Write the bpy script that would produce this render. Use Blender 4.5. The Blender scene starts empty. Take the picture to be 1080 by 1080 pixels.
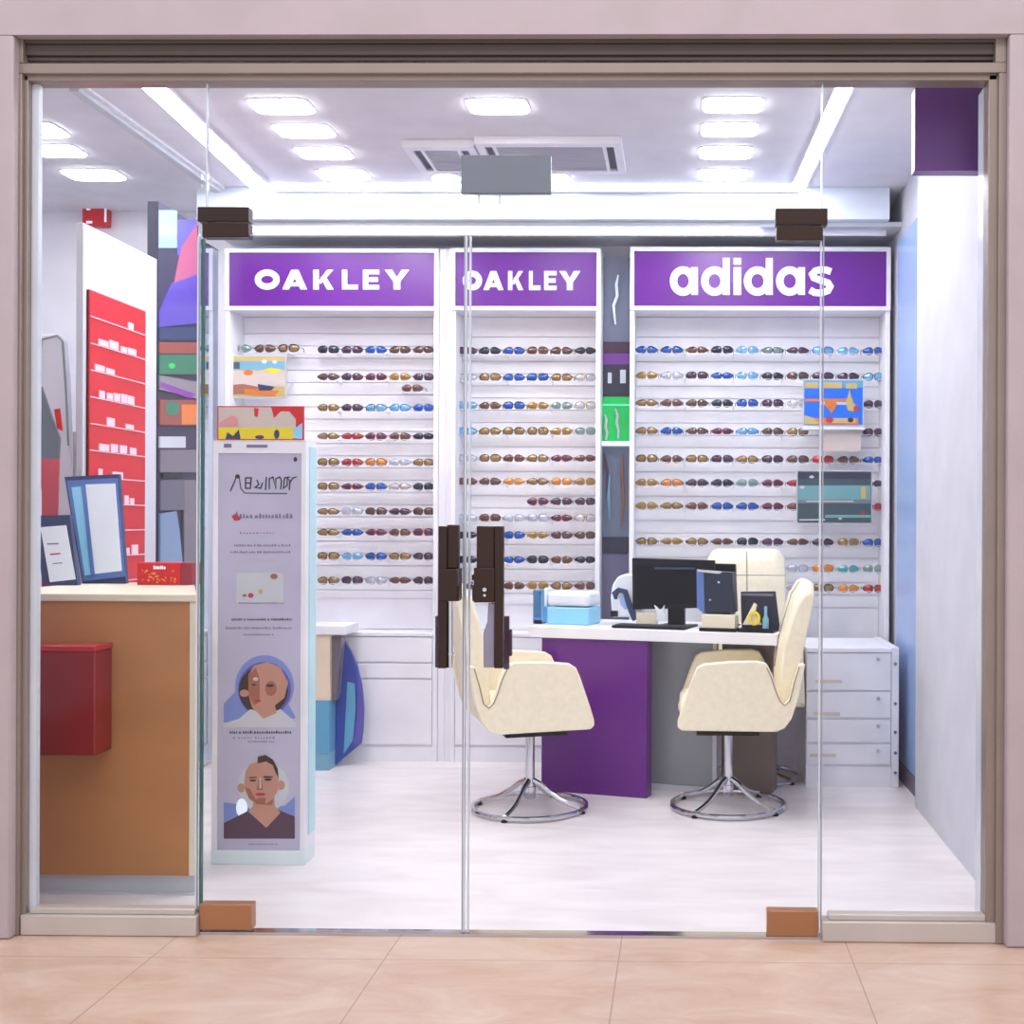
import bpy, bmesh, math, random
from mathutils import Vector, Matrix
random.seed(7)
COL = bpy.context.scene.collection
R_ = math.radians

# ------------------------------------------------------------------ camera
F, PX0, PY0, CH = 1260.0, 704.0, 552.0, 1.2457
YAW, ROLL = 0.0126, 0.0040
CM = Matrix.Rotation(YAW, 3, 'Z') @ Matrix.Rotation(math.pi/2, 3, 'X') @ Matrix.Rotation(ROLL, 3, 'Z')
def pt(px, py, d):
    r = CM @ Vector(((px-PX0)/F, -(py-PY0)/F, -1.0))
    r *= d/r.y
    return Vector((r.x, d, r.z+CH))
def gd(px, py, z=0.0):
    r = CM @ Vector(((px-PX0)/F, -(py-PY0)/F, -1.0))
    r *= (z-CH)/r.z
    return Vector((r.x, r.y, z))
def XX(px, d, py=552): return pt(px, py, d).x
def ZZ(py, d, px=600): return pt(px, py, d).z

# ------------------------------------------------------------------ materials
def lin(c): 
    c = c/255.0
    return c/12.92 if c <= .04045 else ((c+.055)/1.055)**2.4
MATS = {}
def mat(name, rgb, rough=.5, metal=0.0, var=.03, scale=6.0, emit=0.0, bump=0.0, coat=0.0, spec=.5, stretch=(1,1,1)):
    if name in MATS: return MATS[name]
    m = bpy.data.materials.new(name); m.use_nodes = True
    nt = m.node_tree; b = nt.nodes['Principled BSDF']
    c = [lin(v) for v in rgb]
    tc = nt.nodes.new('ShaderNodeTexCoord'); mp = nt.nodes.new('ShaderNodeMapping')
    mp.inputs['Scale'].default_value = stretch
    nz = nt.nodes.new('ShaderNodeTexNoise'); nz.inputs['Scale'].default_value = scale; nz.inputs['Detail'].default_value = 4
    cr = nt.nodes.new('ShaderNodeValToRGB')
    cr.color_ramp.elements[0].position = .3; cr.color_ramp.elements[1].position = .7
    cr.color_ramp.elements[0].color = [max(0, v*(1-var*2)) for v in c]+[1]
    cr.color_ramp.elements[1].color = [min(1, v*(1+var)) for v in c]+[1]
    nt.links.new(tc.outputs['Object'], mp.inputs[0]); nt.links.new(mp.outputs[0], nz.inputs['Vector'])
    nt.links.new(nz.outputs['Fac'], cr.inputs[0]); nt.links.new(cr.outputs[0], b.inputs['Base Color'])
    b.inputs['Roughness'].default_value = rough; b.inputs['Metallic'].default_value = metal
    b.inputs['Coat Weight'].default_value = coat; b.inputs['Specular IOR Level'].default_value = spec
    if emit:
        nt.links.new(cr.outputs[0], b.inputs['Emission Color']); b.inputs['Emission Strength'].default_value = emit
    if bump:
        bp = nt.nodes.new('ShaderNodeBump'); bp.inputs['Strength'].default_value = bump; bp.inputs['Distance'].default_value = .002
        nt.links.new(nz.outputs['Fac'], bp.inputs['Height']); nt.links.new(bp.outputs[0], b.inputs['Normal'])
    MATS[name] = m
    return m
def lightmat(name, rgb, strength):
    m = bpy.data.materials.new(name); m.use_nodes = True; nt = m.node_tree; nt.nodes.clear()
    e = nt.nodes.new('ShaderNodeEmission'); e.inputs[0].default_value = [lin(v) for v in rgb]+[1]; e.inputs[1].default_value = strength
    o = nt.nodes.new('ShaderNodeOutputMaterial'); nt.links.new(e.outputs[0], o.inputs[0]); MATS[name] = m; return m
def glassmat(name, tint, refl=1.0, base=0.0):
    m = bpy.data.materials.new(name); m.use_nodes = True; nt = m.node_tree; nt.nodes.clear()
    tr = nt.nodes.new('ShaderNodeBsdfTransparent'); tr.inputs[0].default_value = [lin(v) for v in tint]+[1]
    gl = nt.nodes.new('ShaderNodeBsdfGlossy'); gl.inputs['Roughness'].default_value = 0.0
    fr = nt.nodes.new('ShaderNodeFresnel'); fr.inputs[0].default_value = 1.45
    ma = nt.nodes.new('ShaderNodeMath'); ma.operation = 'MULTIPLY_ADD'; ma.inputs[1].default_value = refl; ma.inputs[2].default_value = base
    mx = nt.nodes.new('ShaderNodeMixShader'); o = nt.nodes.new('ShaderNodeOutputMaterial')
    nt.links.new(fr.outputs[0], ma.inputs[0]); nt.links.new(ma.outputs[0], mx.inputs[0])
    nt.links.new(tr.outputs[0], mx.inputs[1]); nt.links.new(gl.outputs[0], mx.inputs[2]); nt.links.new(mx.outputs[0], o.inputs[0])
    MATS[name] = m; return m
def tile_mat():
    m = bpy.data.materials.new('peach_tile'); m.use_nodes = True; nt = m.node_tree; b = nt.nodes['Principled BSDF']
    tc = nt.nodes.new('ShaderNodeTexCoord'); br = nt.nodes.new('ShaderNodeTexBrick')
    br.offset = 0; br.inputs['Scale'].default_value = 1; br.inputs['Brick Width'].default_value = .668; br.inputs['Row Height'].default_value = .668
    br.inputs['Mortar Size'].default_value = .0022; br.inputs['Mortar Smooth'].default_value = .3
    nz = nt.nodes.new('ShaderNodeTexNoise'); nz.inputs['Scale'].default_value = 3.2; nz.inputs['Detail'].default_value = 9; nz.inputs['Roughness'].default_value = .65; nz.inputs['Distortion'].default_value = .8
    mp = nt.nodes.new('ShaderNodeMapping'); mp.inputs['Scale'].default_value = (1, 2.2, 1)
    nt.links.new(tc.outputs['Object'], mp.inputs[0]); nt.links.new(mp.outputs[0], nz.inputs['Vector'])
    cr = nt.nodes.new('ShaderNodeValToRGB'); e = cr.color_ramp.elements
    e[0].position = .3; e[0].color = [lin(v) for v in (190, 156, 134)]+[1]; e[1].position = .72; e[1].color = [lin(v) for v in (212, 191, 176)]+[1]
    nt.links.new(nz.outputs['Fac'], cr.inputs[0])
    nt.links.new(tc.outputs['Object'], br.inputs['Vector'])
    nt.links.new(cr.outputs[0], br.inputs['Color1']); nt.links.new(cr.outputs[0], br.inputs['Color2'])
    br.inputs['Mortar'].default_value = [lin(v) for v in (160, 136, 122)]+[1]
    nt.links.new(br.outputs['Color'], b.inputs['Base Color']); b.inputs['Roughness'].default_value = .28
    return m
def vinyl_mat():
    m = bpy.data.materials.new('pale_vinyl'); m.use_nodes = True; nt = m.node_tree; b = nt.nodes['Principled BSDF']
    tc = nt.nodes.new('ShaderNodeTexCoord'); mp = nt.nodes.new('ShaderNodeMapping'); mp.inputs['Scale'].default_value = (1.2, 4, 1); mp.inputs['Rotation'].default_value = (0, 0, R_(35))
    nz = nt.nodes.new('ShaderNodeTexNoise'); nz.inputs['Scale'].default_value = 2.4; nz.inputs['Detail'].default_value = 8; nz.inputs['Distortion'].default_value = .6
    cr = nt.nodes.new('ShaderNodeValToRGB'); e = cr.color_ramp.elements
    e[0].position = .3; e[0].color = [lin(v) for v in (219, 211, 211)]+[1]; e[1].position = .65; e[1].color = [lin(v) for v in (232, 227, 228)]+[1]
    nt.links.new(tc.outputs['Object'], mp.inputs[0]); nt.links.new(mp.outputs[0], nz.inputs['Vector']); nt.links.new(nz.outputs['Fac'], cr.inputs[0])
    nt.links.new(cr.outputs[0], b.inputs['Base Color']); b.inputs['Roughness'].default_value = .3
    return m
M = dict(
 lilac=mat('lilac_wall', (180,167,172), .6), taupe=mat('taupe_metal', (146,133,126), .38, .25), dark=mat('bronze_shutter', (90,78,72), .5, .2),
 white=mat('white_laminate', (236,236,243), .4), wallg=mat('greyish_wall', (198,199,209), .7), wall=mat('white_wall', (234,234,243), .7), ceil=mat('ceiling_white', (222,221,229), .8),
 slat=mat('slat_white', (247,247,252), .45), chalk=mat('chalk_line', (168,170,186), .6), purple=mat('purple_panel', (92,14,122), .35, var=.01),
 sign=mat('purple_acrylic', (90,8,128), .3, emit=.2, var=.06, scale=2.0), letter=mat('white_letter', (226,240,252), .3, emit=.35),
 bronze=mat('dark_bronze', (50,30,22), .35, .3, var=.1), copper=mat('tan_metal', (168,118,84), .3, .35), edge=mat('glass_edge_green', (40,92,88), .2),
 edgew=mat('glass_edge_pale', (206,214,226), .2), chrome=mat('chrome', (205,205,212), .12, 1.0), cream=mat('cream_leather', (240,230,203), .42, bump=.08, scale=40),
 seam=mat('seam_grey', (150,140,124), .6), black=mat('black_plastic', (18,19,25), .45, spec=.25), screen=mat('black_screen', (9,11,20), .2, spec=.2), navy=mat('navy_board', (44,58,98), .4),
 wood=mat('tan_wood', (182,124,74), .45, var=.05, scale=2.5, stretch=(1,1,3)), creamt=mat('cream_top', (226,218,196), .4), kick=mat('grey_kick', (200,206,212), .4, .2),
 redbox=mat('red_gloss', (136,0,20), .25, coat=.2), redlit=mat('red_card', (206,18,30), .4), grey=mat('slate_grey', (112,122,134), .4), lgrey=mat('light_grey', (196,200,208), .5),
 frameb=mat('blue_frame', (86,116,178), .35), paper=mat('paper', (226,234,242), .7), teal=mat('teal_card', (92,160,196), .5), blueb=mat('blue_board', (52,76,160), .35),
 purpleb=mat('violet_board', (90,84,168), .35), lblue=mat('light_blue_plastic', (140,208,242), .25), tealm=mat('pale_teal', (120,170,196), .4), brown=mat('brown_panel', (112,96,92), .5),
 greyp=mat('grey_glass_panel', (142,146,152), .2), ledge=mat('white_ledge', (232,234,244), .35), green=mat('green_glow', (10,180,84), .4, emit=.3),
 magenta=mat('violet_band', (128,60,160), .4), indigo=mat('indigo_dark', (52,50,74), .5), sky=mat('pale_blue_panel', (150,178,224), .25), cyanp=mat('pale_cyan', (222,236,240), .4),
 yellow=mat('yellow', (232,212,30), .4), orange=mat('orange', (214,120,50), .4), skin=mat('print_skin', (190,140,122), .6), skin2=mat('print_skin_dark', (160,100,82), .6), hair=mat('print_hair', (58,44,44), .6),
 plum=mat('print_plum', (84,58,78), .6), posterg=mat('poster_lilac', (186,184,208), .55), posterb=mat('poster_blue', (120,140,206), .55), ink=mat('ink', (40,40,52), .6), inkr=mat('ink_red', (176,52,62), .6), inkg=mat('ink_grey', (120,118,144), .6),
 bluep=mat('cobalt_print', (28,110,226), .4), seafoam=mat('seafoam_print', (110,160,164), .4), slate=mat('slate_print', (62,82,88), .4), ochre=mat('ochre_print', (196,176,112), .5), beige=mat('beige_print', (206,192,184), .5), mirror=mat('mirror_silver', (205,212,222), .03, 1.0, var=0),
)
LP = lightmat('ceiling_panel_light', (255,252,250), 34.0); LS = lightmat('strip_light', (250,250,255), 28.0); LC = lightmat('cove_light', (225,236,255), 10.0)
GL = glassmat('clear_glass', (252,253,254), .36); GB = glassmat('blue_tint_glass', (170,215,245), 1.0, .02); GA = glassmat('clear_acrylic', (236,238,246), .7, .02); GC = glassmat('cyan_glass', (214,238,242), 1.0, .04)

# ------------------------------------------------------------------ mesh helpers
class MB:
    def __init__(s): s.bm = bmesh.new(); s.mi = 0; s.mats = []
    def use(s, m):
        if m not in s.mats: s.mats.append(m)
        s.mi = s.mats.index(m); return s
    def face(s, vs):
        try: f = s.bm.faces.new(vs); f.material_index = s.mi; return f
        except ValueError: return None
    def box(s, x0, x1, y0, y1, z0, z1):
        if x0 > x1: x0, x1 = x1, x0
        if y0 > y1: y0, y1 = y1, y0
        if z0 > z1: z0, z1 = z1, z0
        v = [s.bm.verts.new(p) for p in ((x0,y0,z0),(x1,y0,z0),(x1,y1,z0),(x0,y1,z0),(x0,y0,z1),(x1,y0,z1),(x1,y1,z1),(x0,y1,z1))]
        for q in ((0,3,2,1),(4,5,6,7),(0,1,5,4),(1,2,6,5),(2,3,7,6),(3,0,4,7)): s.face([v[i] for i in q])
        return s
    def loft(s, rings, cap=True):
        vr = [[s.bm.verts.new(p) for p in r] for r in rings]
        n = len(vr[0])
        for a, b in zip(vr, vr[1:]):
            for i in range(n): s.face((a[i], a[(i+1)%n], b[(i+1)%n], b[i]))
        if cap: s.face(list(reversed(vr[0]))); s.face(vr[-1])
        return s
    def prism(s, pts, vec):            # pts: 3D outline, extruded by vec
        vec = Vector(vec)
        return s.loft([[Vector(p) for p in pts], [Vector(p)+vec for p in pts]])
    def cyl(s, p0, p1, r0, r1=None, n=16):
        return s.tube([p0, p1], [r0, r0 if r1 is None else r1], n)
    def tube(s, pts, rs, n=10, closed=False):
        pts = [Vector(p) for p in pts]
        if not isinstance(rs, (list, tuple)): rs = [rs]*len(pts)
        rings = []; N = len(pts); up = None
        for i, p in enumerate(pts):
            if closed: t = pts[(i+1)%N]-pts[i-1]
            else: t = pts[min(i+1, N-1)]-pts[max(i-1, 0)]
            t.normalize()
            if up is None: up = Vector((0,0,1)) if abs(t.z) < .9 else Vector((1,0,0))
            a = t.cross(up).normalized(); b = a.cross(t).normalized(); up = b
            rings.append([p+(a*math.cos(k*2*math.pi/n)+b*math.sin(k*2*math.pi/n))*rs[i] for k in range(n)])
        if closed: rings.append(rings[0]); return s.loft(rings, cap=False)
        return s.loft(rings)
    def build(s, name, material=None, parent=None, bevel=0.0, seg=2, smooth=False):
        bmesh.ops.remove_doubles(s.bm, verts=s.bm.verts, dist=1e-6)
        bmesh.ops.recalc_face_normals(s.bm, faces=s.bm.faces)
        me = bpy.data.meshes.new(name); s.bm.to_mesh(me); s.bm.free()
        if s.mats:
            for m in s.mats: me.materials.append(m)
        elif material: me.materials.append(material)
        if smooth or bevel:
            for p in me.polygons: p.use_smooth = True
            try: me.set_sharp_from_angle(angle=R_(40))
            except Exception: pass
        o = bpy.data.objects.new(name, me); COL.objects.link(o)
        if bevel:
            md = o.modifiers.new('bevel', 'BEVEL'); md.width = bevel; md.segments = seg; md.limit_method = 'ANGLE'; md.angle_limit = R_(35)
        if parent is not None:
            o.parent = parent
            if not parent.get('_local'):
                o.matrix_parent_inverse = Matrix.Translation(-Vector(WLOC.get(parent.name, (0,0,0))))
        return o
WLOC = {}
def tag(o, label=None, cat=None, group=None, kind=None):
    if label: o['label'] = label
    if cat: o['category'] = cat
    if group: o['group'] = group
    if kind: o['kind'] = kind
    return o
def thing(name, label, cat, loc=(0,0,0), group=None, local=False, rz=0.0, kind=None):
    o = bpy.data.objects.new(name, None); COL.objects.link(o); o.empty_display_size = .05
    o.location = loc; o.rotation_euler.z = rz
    if local: o['_local'] = 1
    else: WLOC[o.name] = tuple(loc)
    return tag(o, label, cat, group, kind)
def struct(o): o['kind'] = 'structure'; return o
def fam(root):
    return root
def copy_tree(o, parent=None):
    c = o.copy(); COL.objects.link(c)
    if parent is not None: c.parent = parent
    for ch in o.children: copy_tree(ch, c)
    return c
def bpx(mb, px0, px1, py0, py1, d0, d1):           # box whose front face (distance d0) covers a region of the view
    pm = (py0+py1)/2; xm = (px0+px1)/2
    return mb.box(XX(px0, d0, pm), XX(px1, d0, pm), d0, d1, ZZ(py1, d0, xm), ZZ(py0, d0, xm))
def stroke(mb, pts, w, y, t, closed=False):         # flat stroke in the X-Z plane, front at y, thickness t
    P = [Vector((p[0], p[1])) for p in pts]; n = len(P); L, Rr = [], []
    for i in range(n):
        a = P[i-1] if (closed or i > 0) else None; b = P[(i+1) % n] if (closed or i < n-1) else None
        d1 = (P[i]-a).normalized() if a is not None else None; d2 = (b-P[i]).normalized() if b is not None else None
        d1 = d1 or d2; d2 = d2 or d1
        nn = Vector((-(d1.y+d2.y), d1.x+d2.x)).normalized(); c = max(.45, nn.dot(Vector((-d1.y, d1.x))))
        wi = w[i] if isinstance(w, (list, tuple)) else w
        L.append(P[i]+nn*wi/2/c); Rr.append(P[i]-nn*wi/2/c)
    rng = range(n) if closed else range(n-1)
    for i in rng:
        j = (i+1) % n
        q = [L[i], L[j], Rr[j], Rr[i]]
        mb.prism([(p.x, y, p.y) for p in q], (0, -t, 0))
def flat(mb, pts, y, t): mb.prism([(p[0], y, p[1]) for p in pts], (0, -t, 0))
def ell(cx, cz, rx, rz, n=24, a0=0, a1=360):
    full = abs(a1-a0) >= 360
    return [(cx+rx*math.cos(R_(a0+(a1-a0)*k/(n if full else n-1))), cz+rz*math.sin(R_(a0+(a1-a0)*k/(n if full else n-1)))) for k in range(n)]
def pxz(pts, d): return [(pt(a, b, d).x, pt(a, b, d).z) for a, b in pts]
def epx(cx, cy, rx, ry, n=24): return [(cx+rx*math.cos(2*math.pi*k/n), cy+ry*math.sin(2*math.pi*k/n)) for k in range(n)]

D0 = 3.6
CZ = 2.93
# ------------------------------------------------------------------ structure: shells
o = MB().box(-4.0, 2.4, 3.60, 6.9, -.12, 0).build('floor', vinyl_mat()); struct(o)
mb = MB(); jx = XX(656, D0, 989)
mb.box(-4.0-jx, 4.0-jx, -3.0-3.397, 3.60-3.397, -.12, -.001)
o = mb.build('floor', tile_mat()); o.location = (jx, 3.397, 0); struct(o)
struct(MB().box(-4.0, 2.4, 3.66, 6.9, CZ, CZ+.1).build('ceiling', M['ceil']))
struct(MB().box(-4.0, 2.4, 6.46, 6.6, 0, CZ).build('wall_back', M['wall']))
struct(MB().box(-4.0, -3.9, 3.6, 6.46, 0, CZ).build('wall_left', M['wall']))
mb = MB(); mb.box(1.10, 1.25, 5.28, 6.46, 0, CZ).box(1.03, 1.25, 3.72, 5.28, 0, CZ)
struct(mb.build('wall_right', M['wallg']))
zt = ZZ(36, 3.53); xl = XX(12, 3.53); xr = XX(1063, 3.53)
mb = MB(); mb.box(-4.0, 3.2, 3.53, 3.60, zt, 4.3); mb.box(-4.0, xl, 3.53, 3.60, 0, zt); mb.box(xr, 3.2, 3.53, 3.60, 0, zt)
mb.box(-4.0, xl-.12, 3.60, 3.66, 0, CZ); mb.box(xr+.12, 3.2, 3.60, 3.66, 0, CZ); mb.box(xl-.12, xr+.12, 3.64, 3.68, ZZ(60, 3.64), CZ)
struct(mb.build('wall_front', M['lilac'], bevel=.006))
# shutter housing
r = thing('shutter_housing', 'dark bronze roller shutter housing running above the shop glass', 'shutter', (-.4, 3.55, ZZ(66, 3.55)))
mb = MB(); bpx(mb, 24, 1052, 37, 45, 3.565, 3.64); bpx(mb, 24, 1052, 46, 58, 3.575, 3.64); bpx(mb, 24, 1052, 59, 64, 3.585, 3.64); bpx(mb, 24, 1052, 37, 66, 3.60, 3.638)
mb.build('slat_curtain', M['dark'], r, bevel=.003)
for a, b in ((13, 24), (1050, 1062)):
    mb = MB(); bpx(mb, a, b, 37, 66, 3.56, 3.64); mb.build('end_bracket', M['taupe'], r, bevel=.003)
# aluminium outer frame
mb = MB()
for a, b, c, d, e in ((14, 1062, 66, 77, 3.56), (22, 1052, 77, 85, 3.575)): bpx(mb, a, b, c, d, e, 3.638)
zb = ZZ(77, 3.56)
mb.box(XX(13, 3.56), XX(21, 3.56), 3.56, 3.638, 0, zb); mb.box(XX(20.5, 3.56), XX(28, 3.575), 3.575, 3.598, 0, zb)
mb.box(XX(1052, 3.56), XX(1062, 3.56), 3.56, 3.638, 0, zb); mb.box(XX(1041, 3.575), XX(1052, 3.575), 3.575, 3.638, 0, zb)
struct(mb.build('trim_1', M['taupe'], bevel=.0025))
# inner pale jamb strips
mb = MB(); mb.box(XX(28, 3.575)-.01, XX(28, 3.575)+.019, 3.5985, 3.62, 0, 2.57); mb.box(XX(1037, 3.62), XX(1041, 3.60), 3.60, 3.70, 0, 2.57)
struct(mb.build('trim_2', M['edgew']))
ztop = ZZ(86, D0)
zdoor = ZZ(249, D0)
# sidelites
def sidelite(n, px0, px1, seampx, r0, r1):
    g = MB().box(XX(px0, D0), XX(px1, D0), 3.600, 3.611, .045, ztop).build('window_%d' % n, GL); struct(g)
    x = XX(seampx, D0)
    MB().box(x-.003, x+.001, 3.598, 3.612, zdoor, ztop).build('glass_seam', M['edgew'], g)
    rl = MB(); rl.box(XX(r0, 3.575, 970), XX(r1, 3.575, 970), 3.565, 3.63, .0, .060); rl.box(XX(r0, 3.575, 970)+.02, XX(r1, 3.575, 970)-.01, 3.58, 3.62, .060, .078)
    rl.build('bottom_rail', mat('lit_aluminium', (198,190,185), .35, .2), g, bevel=.003)  # light falling on the bottom rails put into a paler frame colour
    return g
s1 = sidelite(1, 38.5, 211, 217, 23, 208)
s2 = sidelite(2, 866, 1041, 866, 867, 1052)
t = MB().box(XX(217.5, D0), XX(865, D0), 3.600, 3.611, zdoor+.004, ztop).build('window_3', GL); struct(t)
MB().box(XX(218, D0), XX(865, D0), 3.599, 3.612, zdoor+.001, zdoor+.0045).build('glass_seam', M['edgew'], t)
# doors
def door(n, px0, px1):
    g = MB().box(XX(px0, D0, 800), XX(px1, D0, 800), 3.600, 3.611, .012, zdoor).build('door_%d' % n, GL); struct(g); return g
d1 = door(1, 212.5, 490); d2 = door(2, 494, 864.5)
def strip(px, w, z0, z1, m, par, name='glass_edge'):
    x = XX(px, D0, 700); MB().box(x-w/2, x+w/2, 3.597, 3.613, z0, z1).build(name, m, par)
strip(212.3, .006, .02, zdoor-.01, M['edge'], d1); strip(207.5, .004, .06, zdoor, M['edgew'], s1)
strip(490, .005, .012, zdoor, M['edgew'], d1); strip(494.3, .005, .012, zdoor, M['edgew'], d2)
strip(488.3, .002, .012, zdoor, M['chalk'], d1)
strip(864.3, .004, .02, zdoor, M['edgew'], d2); strip(867, .003, .06, zdoor, M['chalk'], s2)
def patch(px0, px1, py0, py1, m, par, lip=True):
    mb = MB(); bpx(mb, px0, px1, py0, py1, 3.585, 3.626); mb.build('patch_fitting', m, par, bevel=.002)
patch(213, 262, 235, 250, M['bronze'], d1); patch(208, 262, 218, 233.5, M['bronze'], t)
patch(819, 868, 238.5, 253, M['bronze'], d2); patch(818, 873, 219.5, 237, M['bronze'], t)
patch(210, 265, 954, 981, M['copper'], d1); patch(809, 863, 961, 988, M['copper'], d2)
struct(MB().box(XX(211, D0, 985), XX(866, D0, 985), 3.585, 3.625, -.001, .008).build('trim_3', M['chrome']))
# handles
h = MB(); bpx(h, 462, 471, 555, 705, 3.52, 3.545); H1 = h.build('door_handle', M['bronze'], d1, bevel=.002)
mb = MB(); bpx(mb, 471, 483.5, 553.5, 600, 3.53, 3.56); mb.build('handle_plate', M['bronze'], H1, bevel=.004)
mb = MB(); bpx(mb, 463, 482, 600, 634, 3.515, 3.598); bpx(mb, 481, 484, 618, 634, 3.53, 3.56); mb.build('lock_box', M['bronze'], H1, bevel=.002)
mb = MB()
a = pt(474.5, 634, 3.54); b = pt(474.5, 704, 3.54); mb.cyl(a, b, .0085, n=14); a = pt(474.5, 688, 3.54); b = pt(474.5, 690.5, 3.54); mb.cyl(a, b, .011, n=14)
mb.build('pull_bar', M['chrome'], H1, smooth=True)
mb = MB(); bpx(mb, 471, 477, 560, 566, 3.545, 3.60); bpx(mb, 463, 469, 696, 702, 3.545, 3.60); mb.build('standoff', M['bronze'], H1)
mb = MB(); bpx(mb, 459, 462.5, 650, 704, 3.63, 3.65); bpx(mb, 459.5, 466, 660, 668, 3.61, 3.64); mb.build('inner_bar', M['indigo'], H1)
h = MB(); bpx(h, 521.5, 530.5, 555, 705, 3.52, 3.545); H2 = h.build('door_handle', M['bronze'], d2, bevel=.002)
mb = MB(); bpx(mb, 502.5, 521.5, 555, 600, 3.528, 3.56); mb.build('handle_plate', M['bronze'], H2, bevel=.003)
mb = MB(); bpx(mb, 499.5, 521.5, 599, 635.5, 3.515, 3.598); bpx(mb, 497.5, 500, 606, 612, 3.55, 3.57); bpx(mb, 498, 500, 620, 634, 3.53, 3.56); mb.build('lock_box', M['bronze'], H2, bevel=.002)
mb = MB(); mb.cyl(pt(511, 622, 3.514), pt(511, 622, 3.509), .006, n=12); mb.cyl(pt(511, 628, 3.514), pt(511, 628, 3.51), .004, n=12); mb.build('keyhole', M['chrome'], H2, smooth=True)
mb = MB(); pts = pxz([(515, 636), (521.5, 636), (521.5, 704), (510, 704), (510, 668), (514, 655)], 3.545); flat(mb, pts, 3.555, .012); mb.build('pull_bar', mat('lilac_steel', (150,148,168), .25, .5), H2, bevel=.002)
mb = MB(); bpx(mb, 504, 510, 566, 572, 3.56, 3.60); bpx(mb, 523, 529, 696, 702, 3.545, 3.60); mb.build('standoff', M['bronze'], H2)
mb = MB(); bpx(mb, 531, 536.5, 650, 706, 3.63, 3.65); bpx(mb, 536, 539.5, 664, 692, 3.628, 3.648); bpx(mb, 524, 532, 668, 676, 3.61, 3.64); mb.build('inner_bar', M['plum'], H2, bevel=.002)
# grey box on the transom glass
r = thing('sensor_box', 'flat slate grey rectangular box fixed high in the middle of the shop glass', 'box', tuple(pt(533, 204, 3.59)))
mb = MB(); bpx(mb, 486, 581, 163.5, 203.5, 3.575, 3.598); mb.build('cover', M['grey'], r, bevel=.002)
for a in (504, 526):
    mb = MB(); bpx(mb, a, a+1.6, 203, 214, 3.585, 3.593); mb.build('hanging_tab', M['lgrey'], r)

# ------------------------------------------------------------------ ceiling
def cp(px, py, z=CZ): 
    r = CM @ Vector(((px-PX0)/F, -(py-PY0)/F, -1.0)); r *= (z-CH)/r.z
    return Vector((r.x, r.y, z))
def rrect(cx, cy, hx, hy, p=6, n=32):
    out = []
    for k in range(n):
        a = 2*math.pi*k/n; c, s_ = math.cos(a), math.sin(a)
        out.append((cx+hx*math.copysign(abs(c)**(2/p), c), cy+hy*math.copysign(abs(s_)**(2/p), s_)))
    return out
def clight(px, py, hx, hy, label, p=6, grp=None, cat='ceiling light'):
    c = cp(px, py)
    r = thing('ceiling_light', label, cat, (c.x, c.y, CZ), grp)
    mb = MB(); mb.prism([(a, b, CZ) for a, b in rrect(c.x, c.y, hx+.008, hy+.008, p)], (0, 0, -.004)); mb.build('trim_ring', M['ceil'], r)
    mb = MB(); mb.prism([(a, b, CZ-.004) for a, b in rrect(c.x, c.y, hx, hy, p)], (0, 0, -.006)); mb.build('diffuser', LP, r)
ORD = ['nearest the glass', 'second back from the glass', 'third back from the glass', 'farthest back']
for k, (x, y) in enumerate(((297, 111), (321, 137), (342, 160.5), (362, 183.5))):
    clight(x, y, .116, .078, 'rectangular ceiling light in the left row of four, '+ORD[k], grp='left row of rectangular ceiling lights')
for k, (x, y) in enumerate(((773, 109.5), (769.5, 135.5), (765.5, 160), (762.5, 183))):
    clight(x, y, .116, .078, 'rectangular ceiling light in the right row of four, '+ORD[k], grp='right row of rectangular ceiling lights')
clight(525, 111, .118, .078, 'lone rectangular ceiling light in the middle above the air conditioner')
clight(471, 187, .065, .06, 'small round ceiling spot left of the grey sensor box', 2, 'small round ceiling spots')
clight(589, 186.5, .05, .06, 'small round ceiling spot right of the grey sensor box', 2, 'small round ceiling spots')
clight(60, 158, .105, .08, 'ceiling light at far left, middle one of three beside the frame', grp='lights at the far left')
clight(99, 183.5, .13, .08, 'ceiling light at far left, the one deepest in the room', grp='lights at the far left')
clight(42, 136, .09, .09, 'ceiling light at far left, cut by the frame and highest in view', grp='lights at the far left')
for k, (x_, y_) in enumerate(((-1.615, 4.45), (-.74, 4.45), (.20, 4.45), (-1.615, 4.05), (-.74, 4.05), (.20, 4.05), (-3.1, 4.4), (-3.1, 5.1))):  # out-of-view lights added to brighten the front and far left
    r = thing('ceiling_light', 'unseen rectangular ceiling light added to brighten the shop', 'ceiling light', (x_, y_, CZ), 'added unseen fill lights')
    mb = MB(); mb.prism([(a, b, CZ) for a, b in rrect(x_, y_, .124, .086)], (0, 0, -.004)); mb.build('trim_ring', M['ceil'], r)  # trim of the added unseen light
    mb = MB(); mb.prism([(a, b, CZ-.004) for a, b in rrect(x_, y_, .116, .078)], (0, 0, -.006)); mb.build('diffuser', LP, r)
def strip_light(pa, pb, w, label):
    a, b = cp(*pa), cp(*pb)
    r = thing('strip_light', label, 'strip light', tuple((a+b)/2), 'long ceiling strip lights')
    mb = MB(); mb.prism([(a.x-w/2-.012, a.y, CZ), (a.x+w/2+.012, a.y, CZ), (b.x+w/2+.012, b.y, CZ), (b.x-w/2-.012, b.y, CZ)], (0, 0, -.012)); mb.build('housing', M['ceil'], r)
    mb = MB(); mb.prism([(a.x-w/2, a.y, CZ-.0125), (a.x+w/2, a.y, CZ-.0125), (b.x+w/2, b.y, CZ-.0125), (b.x-w/2, b.y, CZ-.0125)], (0, 0, -.006)); mb.build('diffuser', LS, r)
strip_light((157, 84), (276, 197), .082, 'long diagonal white strip light on the left of the ceiling')
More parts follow.
